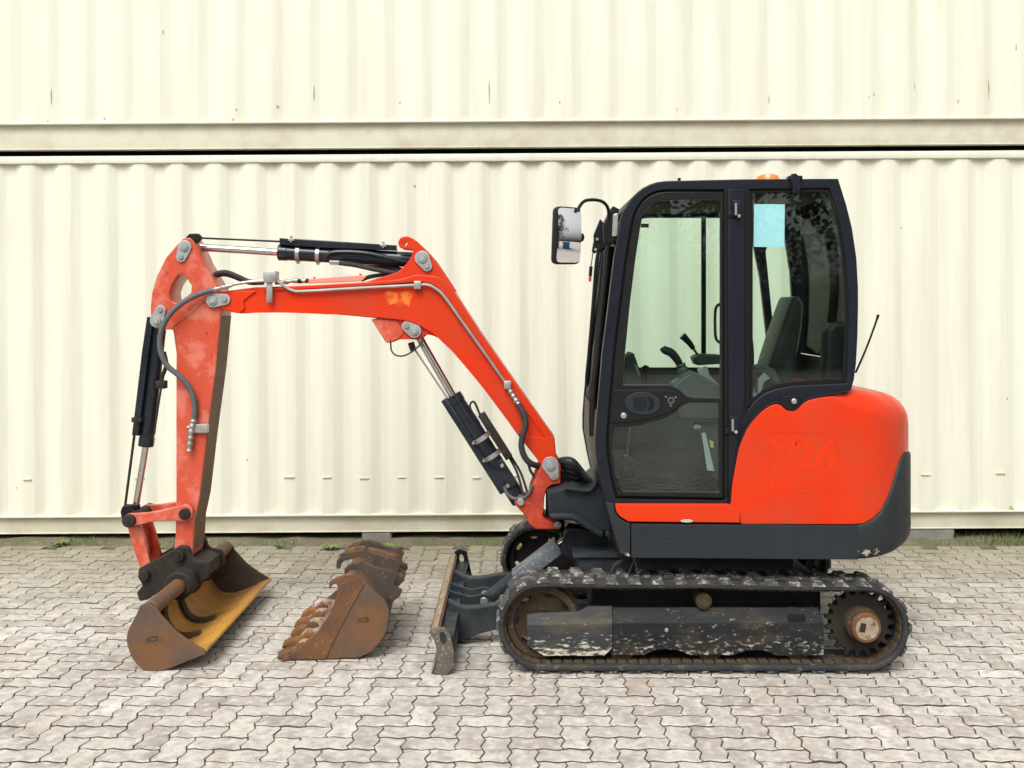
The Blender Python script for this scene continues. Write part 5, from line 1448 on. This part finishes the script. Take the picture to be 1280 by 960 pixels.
# ------------------------------------------------------------------ bucket cylinder and linkage
p0, p1, p2 = P(169, 638, YC), P(182.5, 557, YC), P(199, 408, YC)
kc = cylinder('bucket_cylinder', p0, p1, p2, .041, .019)
g = G(); g.plate([(183.5, 396), (191, 397), (182, 470), (172.5, 545), (164.5, 544), (170, 500), (177, 440)], .69, .75, bevel=.004); g.obj('rod_guard', CYLPAINT, kc)
g = G(); g.cyl(P(168.5, 540, .72), P(156.5, 632, .72), .0075); g.obj('guard_rod', GREASE, kc)
g = G(); g.box(px(164, .68), px(176, .68), .68, .76, pz(528, .68), pz(522, .68), .003); g.cyl(P(170.5, 531, .685), P(170.5, 520, .685), .008, seg=8); g.obj('guard_bolt', GREASE, kc)
g = G(); g.tube([P(205, 440, .71), P(208, 456, .70), P(203, 470, .70), P(202, 479, .70)], .012, 10); g.tube([P(203, 478, .70), P(199, 500, .70), P(194.5, 530, .70), P(192.5, 542, .70), P(188, 546, .71)], .006, 8); g.obj('cylinder_port_pipe', GREASE, kc)
g = G(); g.box(px(194, .69), px(206, .69), .69, .74, pz(486, .69), pz(476, .69), .004); g.obj('port_block', GREASE, kc)
g = G(); g.plate([(150, 640, 3), (153, 632, 4), (161, 632, 3), (164, 640), (160, 650), (152, 650, 3)], .66, .71, bevel=.006); g.obj('guard_knuckle', BLACK, ex)
# side links (dog bones)
LK = [(153, 650, 7), (158, 642.5, 5), (166, 642), (180, 641.5), (200, 638.5), (222, 633, 5), (234, 629.5, 8), (241, 636, 8), (240, 648, 8), (231, 653, 6), (218, 651), (195, 651.5), (175, 656), (160, 659, 6)]
for Y in (.615, .855):
    g = G(); g.plate([(px(p[0], .615), pz(p[1], .615)) + tuple(q * .0045 for q in p[2:3]) for p in LK], Y, Y + .03, bevel=.006, metric=True); g.obj('side_link', ORANGE_FADED, ex)
for u, v, r_ in ((162, 650.5, .037), (231.5, 642, .032)):
    g = G(); g.lathe(P(u, v, .615) + Vector((0, -.03, 0)), (0, 1, 0), [(0, 0), (.0, r_ * .30), (.006, r_ * .34), (.006, r_ * .8), (.012, r_), (.03, r_), (.34, r_), (.345, 0)], 22); g.obj('link_pin', GREASE, ex)
# bucket link
BL = [(159, 659), (175, 657), (181, 676), (188, 703), (184, 716), (176, 714), (168, 690)]
for Y in (.655, .815):
    g = G(); g.plate([(px(u, .655), pz(v, .655)) for u, v in BL], Y, Y + .03, bevel=.005, metric=True); g.obj('bucket_link', ORANGE_FADED if Y < .7 else ORANGE_DIRTY, ex)
g = G(); g.plate([(px(u, .655), pz(v, .655)) for u, v in [(163, 668), (172, 666), (178, 690), (174, 704)]], .684, .816, bevel=.004, metric=True); g.obj('link_web', ORANGE_DIRTY, ex)
# ------------------------------------------------------------------ coupler
CP = [(217, 687, 4), (224, 682.5, 5), (236, 684, 5), (240, 697, 6), (245, 701, 4), (258, 703, 5), (262, 712, 6), (261, 723, 6), (250, 729), (240, 738, 5), (222, 741, 5), (206, 735, 5), (196, 742), (184, 750, 4), (174, 752, 3), (170.5, 741, 3), (178, 732, 4), (172, 722, 6), (173, 711, 5), (182, 706), (198, 697)]
for Y in (.595, .865):
    g = G(); g.plate([(px(p[0], .595), pz(p[1], .595)) + tuple(q * .0045 for q in p[2:3]) for p in CP], Y, Y + .035, bevel=.008, metric=True, res=2); cp = g.obj('coupler_plate', GREASE, ex)
    if Y < .7: cp0 = cp
g = G(); g.plate([(px(u, .595), pz(v, .595)) for u, v in [(200, 712), (240, 700), (258, 706), (258, 722), (238, 734), (205, 730), (180, 744), (176, 736)]], .628, .868, bevel=.006, metric=True); g.obj('coupler_body', GREASE, ex)
for u, v in ((225, 694), (181.5, 718.5)):
    g = G(); g.lathe(P(u, v, .595) + Vector((0, -.035, 0)), (0, 1, 0), [(0, 0), (0, .011), (.006, .012), (.006, .026), (.014, .030), (.035, .032), (.36, .032), (.36, 0)], 6 if False else 20); g.obj('coupler_pin', GREASE, cp0)
g = G(); g.plate([(240, 699), (246, 684, 3), (252, 688), (258, 704)], .80, .83, bevel=.004, holes=[ring(250, 694, 2.2, 12)]); g.obj('coupler_ear', GREASE, ex)
# ------------------------------------------------------------------ grading bucket on the coupler
YB0, YB1 = .04, 1.36
def b1(pts): return [(px(p[0], YB0), pz(p[1], YB0)) + tuple(q * .004 for q in p[2:3]) for p in pts]
SP = [(175, 757, 6), (184, 753.5, 6), (195, 760, 6), (200, 768), (209, 778), (218, 788), (236, 801.5), (254.5, 812.5), (257, 817.5), (236, 826), (215.6, 834.3), (202, 838.7), (188, 839.2), (179, 836.5), (172, 831.6), (166, 824.5), (162, 815.6), (158.6, 805), (158, 797), (160, 788), (165, 778), (170.5, 768)]
TX, TZ = px(186, YB0), pz(763, YB0)
shell_px = [(181, 756), (174, 762), (169, 770), (163.5, 780), (160, 789), (158.5, 799), (160, 809), (164, 819), (171, 829.5), (179, 835.6), (188, 838.3), (201, 837.8), (215, 833.4), (236, 825.2), (256.5, 817)]
g = G(); g.strip(b1(shell_px), YB0 + .015, YB1 - .015, .010); bk = g.obj('grading_bucket', RUSTGREY, ex)
inner = [(px(u, YB0), pz(v, YB0)) for u, v in shell_px]
def inset(pr, dd):
    out = []
    for i, p in enumerate(pr):
        a_ = Vector(pr[max(i - 1, 0)]); b_ = Vector(pr[min(i + 1, len(pr) - 1)]); t = (b_ - a_).normalized()
        out.append((p[0] - t.y * dd, p[1] + t.x * dd))
    return out
g = G(); g.strip(inset(inner, .0105)[1:], YB0 + .017, YB1 - .017, .002); g.obj('painted_inside', OCHRE, bk)
for y in (.47, .74):
    g = G(); g.strip(inset(inner, .0125)[2:13], y, y + .05, .022); g.obj('inner_rib', RUSTDARK, bk)
for Y in (YB0, YB1 - .016):
    g = G(); g.plate(b1(SP), Y, Y + .016, bevel=.003, metric=True); sp_ = g.obj('side_plate', RUSTGREY if Y < .5 else RUSTDARK, bk)
    if Y < .5: sp0 = sp_
g = G(); g.strip(b1([(238, 822.6), (258.5, 814.5)]), YB0 + .0165, YB1 - .0165, .012); g.obj('cutting_lip', OCHRE, bk)
g = G(); g.cyl((TX, YB0 + .016, TZ), (TX, YB1 - .016, TZ), .042, seg=28); g.obj('cross_tube', RUSTGREY, bk)
for y0_, y1_, r_ in ((.46, .60, .078), (.60, .64, .088), (.86, .90, .088), (.90, 1.04, .078)):
    g = G(); g.cyl((TX, y0_, TZ), (TX, y1_, TZ), r_, seg=28); g.obj('tube_collar', GREASE, bk)
MARK = mat('raised_mark_dark', (.05, .03, .022), (.10, .06, .04), .7, nscale=40)
g = G(); g.plate(ring(191, 800, 12.5, 24, 5.6, 0, -.25), YB0 - .0025, YB0 + .001, bevel=.001, holes=[ring(191, 800, 11.3, 24, 4.5, 0, -.25)]); g.obj('maker_mark', RUSTGREY, sp0)
text_obj('maker_lettering', 'ACB', 183.5, 804.5, 7.2, YB0, MARK, sp0, 15.5, 0, .0015, .25)

# ================================================================== LOOSE TOOTHED BUCKET
def rough(pts, amp=.7, step=5, seed=0):
    rng = random.Random(seed); pp = fillet(pts, 3); out = []
    for k, a_ in enumerate(pp):
        b_ = pp[(k + 1) % len(pp)]; n_ = max(1, int(math.hypot(b_[0] - a_[0], b_[1] - a_[1]) / step))
        for q in range(n_): out.append((a_[0] + (b_[0] - a_[0]) * q / n_ + rng.gauss(0, amp * .5), a_[1] + (b_[1] - a_[1]) * q / n_ + rng.gauss(0, amp * .5)))
    return out
YL = .20
LBW = .78
root = empty('toothed_bucket', (px(425, YL), YL, 0), 'rusty toothed digging bucket lying loose on the paving beside the dozer blade', 'bucket')
def l1(pts): return [(px(p[0], YL), pz(p[1], YL)) + tuple(q * .0042 for q in p[2:3]) for p in pts]
shell2 = [(425, 741), (431, 727), (441, 719.5), (452, 724), (466, 738), (479, 750.5), (485, 762), (485.5, 775), (482, 787), (475, 801), (467, 811.5), (458, 818.3), (447, 821.6), (425, 822.3), (398, 822.6), (372, 823)]
g = G(); g.strip(l1(shell2), YL + .014, YL + LBW - .014, -.014); g.obj('bucket_shell', RUSTGREY, root)
SIDE = [(411, 735.5, 2), (411, 728, 4), (419, 722.5, 6), (430, 719), (441, 717, 6), (451, 722.5), (457.5, 730), (470, 742), (480, 750.5, 6), (486.5, 764, 8), (483.5, 787, 10), (474, 804.5, 8), (463, 816, 8), (449, 822.5, 8), (411, 823.4), (366, 824), (352, 824.6), (365, 815.5), (374, 808.5), (398, 788.5), (410, 771), (417, 756), (423, 739), (421.5, 730, 3), (416, 730, 3), (413, 736, 1)]
for Y in (YL, YL + LBW - .02):
    g = G(); g.plate(l1(rough(SIDE, .5, 6, 5)), Y, Y + .02, bevel=.003, metric=True); sd = g.obj('side_plate', RUSTGREY, root)
    STR = [(413, 735, 1), (412, 728, 4), (420, 723, 6), (441, 717.6, 6), (451, 724), (455, 731), (447, 745), (436, 765), (424, 788), (414, 808), (408, 823), (366, 823.6), (353, 824.4), (366, 815.5), (375, 808.5), (398.5, 789), (411, 771), (417.5, 756), (423.5, 739), (422, 729.5, 3), (416, 730, 3)]
    yy = (Y - .006, Y + .002) if Y < .5 else (Y + .018, Y + .026)
    g = G(); g.plate(l1(rough(STR, .5, 6, 6)), yy[0], yy[1], bevel=.002, metric=True); g.obj('side_cutter', RUSTBRIGHT, sd)
    if Y == YL: sd0 = sd
g = G(); g.plate(l1([(362, 823.2), (372, 815), (388, 812), (392, 817), (374, 824)]), YL + .021, YL + LBW - .021, bevel=.003, metric=True); g.obj('lip', CLAY, root)
def rough0(pts, amp, step, seed):
    rng = random.Random(seed); out = []
    for k, a_ in enumerate(pts):
        b_ = pts[(k + 1) % len(pts)]; n_ = max(1, int(math.hypot(b_[0] - a_[0], b_[1] - a_[1]) / step))
        for q in range(n_): out.append((a_[0] + (b_[0] - a_[0]) * q / n_ + rng.gauss(0, amp * .5), min(824.6, a_[1] + (b_[1] - a_[1]) * q / n_ + rng.gauss(0, amp * .5))))
    return out
for k in range(5):
    y = YL + .012 + k * (LBW - .09) / 4 + random.gauss(0, .004); e_ = random.uniform(-3, 3)
    g = G(); g.plate(l1(rough0([(345.5 + e_, 824.6), (348 + e_, 819), (356, 814), (366, 812.5), (370, 806.5), (378, 804.5), (385, 808), (385, 816), (368, 824.4)], 1.5, 3.5, k)), y, y + random.uniform(.062, .078), bevel=.010, metric=True)
    tt_ = g.obj('tooth', RUST, root)
    g = G(); g.plate(l1(rough0([(366, 812, 1), (374, 803), (388, 801), (398, 806), (394, 814), (382, 818)], 1.2, 4, k + 9)), y + .01, y + .052, bevel=.008, metric=True); g.obj('tooth_holder', CLAY, root)
    g = G(); g.cyl(P(364, 816, y) + Vector((0, -.006, 0)), P(364, 816, y) + Vector((0, .01, 0)), .011, seg=8); g.obj('tooth_pin', RUSTDARK, tt_)
# hanger ears
EAR = [(408, 733, 2), (409, 723, 5), (418, 715.5, 6), (432, 711, 6), (447, 710.5, 5), (462, 716), (488, 723, 3), (496, 729, 3), (491, 735, 3), (491, 741, 3), (499, 745, 3), (499, 752, 4), (488, 762), (478, 753), (455, 735), (442, 724), (426, 722, 5), (416, 726, 4), (412, 735, 2)]
EAR2 = [(426, 727, 3), (428, 716, 6), (437, 711, 6), (449, 711, 5)] + EAR[5:14] + [(440, 727)]
for nm, pl_, ys in (('hanger_hook', EAR, (.37, .45)), ('hanger_ear', EAR2, (.11, .60))):
    for q, y in enumerate(ys):
        g = G(); g.plate(l1(rough(pl_, 1.1, 4, int(y * 100))), YL + y, YL + y + random.uniform(.026, .04), bevel=.005, metric=True); g.obj(nm, RUSTDARK if y != .45 else RUST, root)
for y in (.144, .533):
    g = G(); g.plate(l1([(440, 719), (455, 719), (486, 727), (494, 747), (486, 757), (470, 745), (448, 728)]), YL + y, YL + y + .065, bevel=.004, metric=True); g.obj('ear_web', RUSTDARK, root)
g = G(); c0 = Vector((px(438, YL), YL + .02, pz(729, YL))); g.cyl(c0, c0 + Vector((0, LBW - .04, 0)), .040, seg=22); g.obj('top_tube', RUST, root)
for y in (.215, .64):
    g = G(); g.plate(l1([(452, 726), (474, 735, 3), (489, 744, 4), (482, 752), (466, 739)]), YL + y, YL + y + .12, bevel=.006, metric=True); g.obj('back_stiffener', RUSTGREY, root)
g = G(); g.plate(ring(454, 775.5, 11, 24, 4.8, 0, -.04), YL - .002, YL + .001, bevel=.001, holes=[ring(454, 775.5, 10, 24, 3.8, 0, -.04)]); g.obj('maker_mark', RUSTGREY, sd0)
text_obj('maker_lettering', 'ACB', 447, 778.5, 6.2, YL, MARK, sd0, 14, 0, .0015, .03)
root.rotation_euler.z = R(2.6)

# crumbs of dry soil fallen from bucket, blade and tracks
g = G(); rngC = random.Random(5)
def crumb(x, y, r):
    c = Vector((x, y, r * .3)); vs = []
    for k in range(5):
        a = 6.28 * k / 5 + rngC.random(); vs.append(c + Vector((math.cos(a) * r * rngC.uniform(.7, 1.2), math.sin(a) * r * rngC.uniform(.7, 1.2), -r * .3)))
    vs.append(c + Vector((rngC.gauss(0, r * .2), rngC.gauss(0, r * .2), r * rngC.uniform(.3, .7))))
    g.add(vs, [(0, 1, 5), (1, 2, 5), (2, 3, 5), (3, 4, 5), (4, 0, 5)])
for x0, x1, y0, y1, n_ in ((-1.2, -.85, .2, 1.0, 70), (-1.9, -1.3, .0, 1.2, 70), (-.5, -.3, -.05, 1.4, 60), (0, 2.0, -.06, .02, 120), (.1, 1.9, .25, 1.2, 160), (-1.0, -.6, .1, .3, 30)):
    for _ in range(n_): crumb(rngC.uniform(x0, x1), rngC.uniform(y0, y1), rngC.choice((.002, .003, .004, .006, .009)))
cb = g.obj('soil_crumbs', SOIL, None, 0, False); cb['kind'] = 'stuff'; tag(cb, 'crumbs of dry soil scattered on the paving under the excavator and buckets', 'soil')

# ================================================================== BEHIND THE VIEWER (seen in the cab mirror)
LEAF = mat('tree_leaves', (.05, .09, .025), (.08, .12, .035), .6, nscale=3)
BARK = mat('bark', (.10, .075, .055), None, .9)
SKIPBLUE = mat('blue_skip_paint', (.02, .16, .34), (.03, .20, .38), .5, nscale=2)
def tree(loc, h, r, seed, label):
    rng = random.Random(seed); c = Vector(loc)
    t = empty('tree', c, label, 'tree', 'trees across the yard')
    g = G(); g.tube([c, c + Vector((.1, 0, h * .3)), c + Vector((.0, .1, h * .6)), c + Vector((.1, 0, h * .9))], lambda q: .22 * (1 - q * .8), 8)
    for k in range(9):
        a = rng.uniform(0, 6.28); z = h * rng.uniform(.3, .75); d = Vector((math.cos(a), math.sin(a), .5)) * r * rng.uniform(.5, .9)
        g.tube([c + Vector((0, 0, z)), c + Vector((0, 0, z + .1)) + d * .5, c + Vector((0, 0, z)) + d], lambda q: .07 * (1 - q * .8), 6)
    g.obj('trunk', BARK, t)
    g = G()
    clumps = []
    for _ in range(46):
        a = rng.uniform(0, 6.28); u_ = rng.uniform(-1, 1); rr = rng.random() ** .5
        clumps.append(c + Vector((math.cos(a) * r * rr * math.sqrt(1 - u_ * u_ * .6), math.sin(a) * r * rr * math.sqrt(1 - u_ * u_ * .6), h * .62 + u_ * h * .36)))
    for _ in range(4200):
        q = rng.choice(clumps) + Vector((rng.gauss(0, .42), rng.gauss(0, .42), rng.gauss(0, .36)))
        x = Vector((rng.gauss(0, 1), rng.gauss(0, 1), rng.gauss(0, .6))).normalized() * rng.uniform(.07, .14); y = x.orthogonal() * .7
        g.add([q - x, q + y, q + x, q - y], [(0, 1, 2, 3)])
    cr = g.obj('crown', LEAF, t, 0, False)
DESC = ['tall broad green tree', 'slim green tree', 'low bushy green tree', 'tall narrow green tree', 'wide spreading green tree']
rngT = random.Random(11)
xs_t = [-21, -16.5, -12, -7.8, -3.4, 1.0, 5.2, 9.6, 14.5]
for k, x in enumerate(xs_t):
    h_ = [10.5, 9, 8, 11, 9.5, 8.5, 10, 11.5, 9][k]
    lab = '%s %s behind the yard hedge' % (DESC[k % 5], ['at the open end', 'second from the open end', 'third from the open end', 'fourth from the open end', 'in the middle of the row', 'fourth from the skip', 'third from the skip', 'second from the skip', 'nearest the skip'][k])
    tree((x, -28 + rngT.uniform(-1, 1), -.03), h_, 3.0 + rngT.uniform(-.3, .5), 20 + k, lab)
tree((16.3, -15.2, -.03), 9.5, 3.0, 51, 'leafy green tree standing in front of the hedge beside the blue skip')
tree((20.5, -21.5, -.03), 8.0, 2.6, 52, 'green tree standing behind the blue skip')
hd = empty('hedge', (-2, -25.5, -.03), 'clipped dark green hedge along the far side of the yard', 'hedge')
g = G(); g.box(-24, 17.5, -26.2, -24.9, -.03, 2.3, .1); g.obj('hedge_core', BARK, hd)
g = G()
for _ in range(9000):
    q = Vector((rngT.uniform(-24.2, 17.7), rngT.choice((rngT.uniform(-24.95, -24.7), rngT.uniform(-26.4, -24.8))), 0)); q.z = rngT.uniform(0, 2.45) if q.y > -24.96 else rngT.uniform(2.2, 2.6)
    x_ = Vector((rngT.gauss(0, 1), rngT.gauss(0, 1), rngT.gauss(0, 1))).normalized() * rngT.uniform(.07, .14); y_ = x_.orthogonal() * .8
    g.add([q - x_, q + y_, q + x_, q - y_], [(0, 1, 2, 3)])
g.obj('hedge_leaves', LEAF, hd, 0, False)
sk_ = empty('waste_skip', (20, -14.5, -.03), 'blue steel waste skip across the yard, reflected in the cab mirror', 'skip')
Ms = Matrix.Translation((20, -14.5, -.03)) @ Matrix.Rotation(R(-35), 4, 'Z')
g = G(); L0 = 3.0
vs = [(-L0 + .6, -1.1, .15), (L0 - .6, -1.1, .15), (L0 - .6, 1.1, .15), (-L0 + .6, 1.1, .15), (-L0, -1.15, 1.9), (L0, -1.15, 1.9), (L0, 1.15, 1.9), (-L0, 1.15, 1.9)]
g.add([Ms @ Vector(v) for v in vs], [(3, 2, 1, 0), (0, 1, 5, 4), (1, 2, 6, 5), (2, 3, 7, 6), (3, 0, 4, 7)]); g.obj('skip_body', SKIPBLUE, sk_, 0)
for k in range(8):
    g = G(); x = -2.3 + k * .657
    for y in (-1.2, 1.13): g.box(x - .05, x + .05, y, y + .07, .15, 1.85, .01, Ms)
    g.obj('skip_rib', SKIPBLUE, sk_)
g = G(); g.box(-L0 - .05, L0 + .05, -1.25, -1.1, 1.84, 1.98, .02, Ms); g.box(-L0 - .05, L0 + .05, 1.1, 1.25, 1.84, 1.98, .02, Ms); g.obj('skip_rim', SKIPBLUE, sk_)
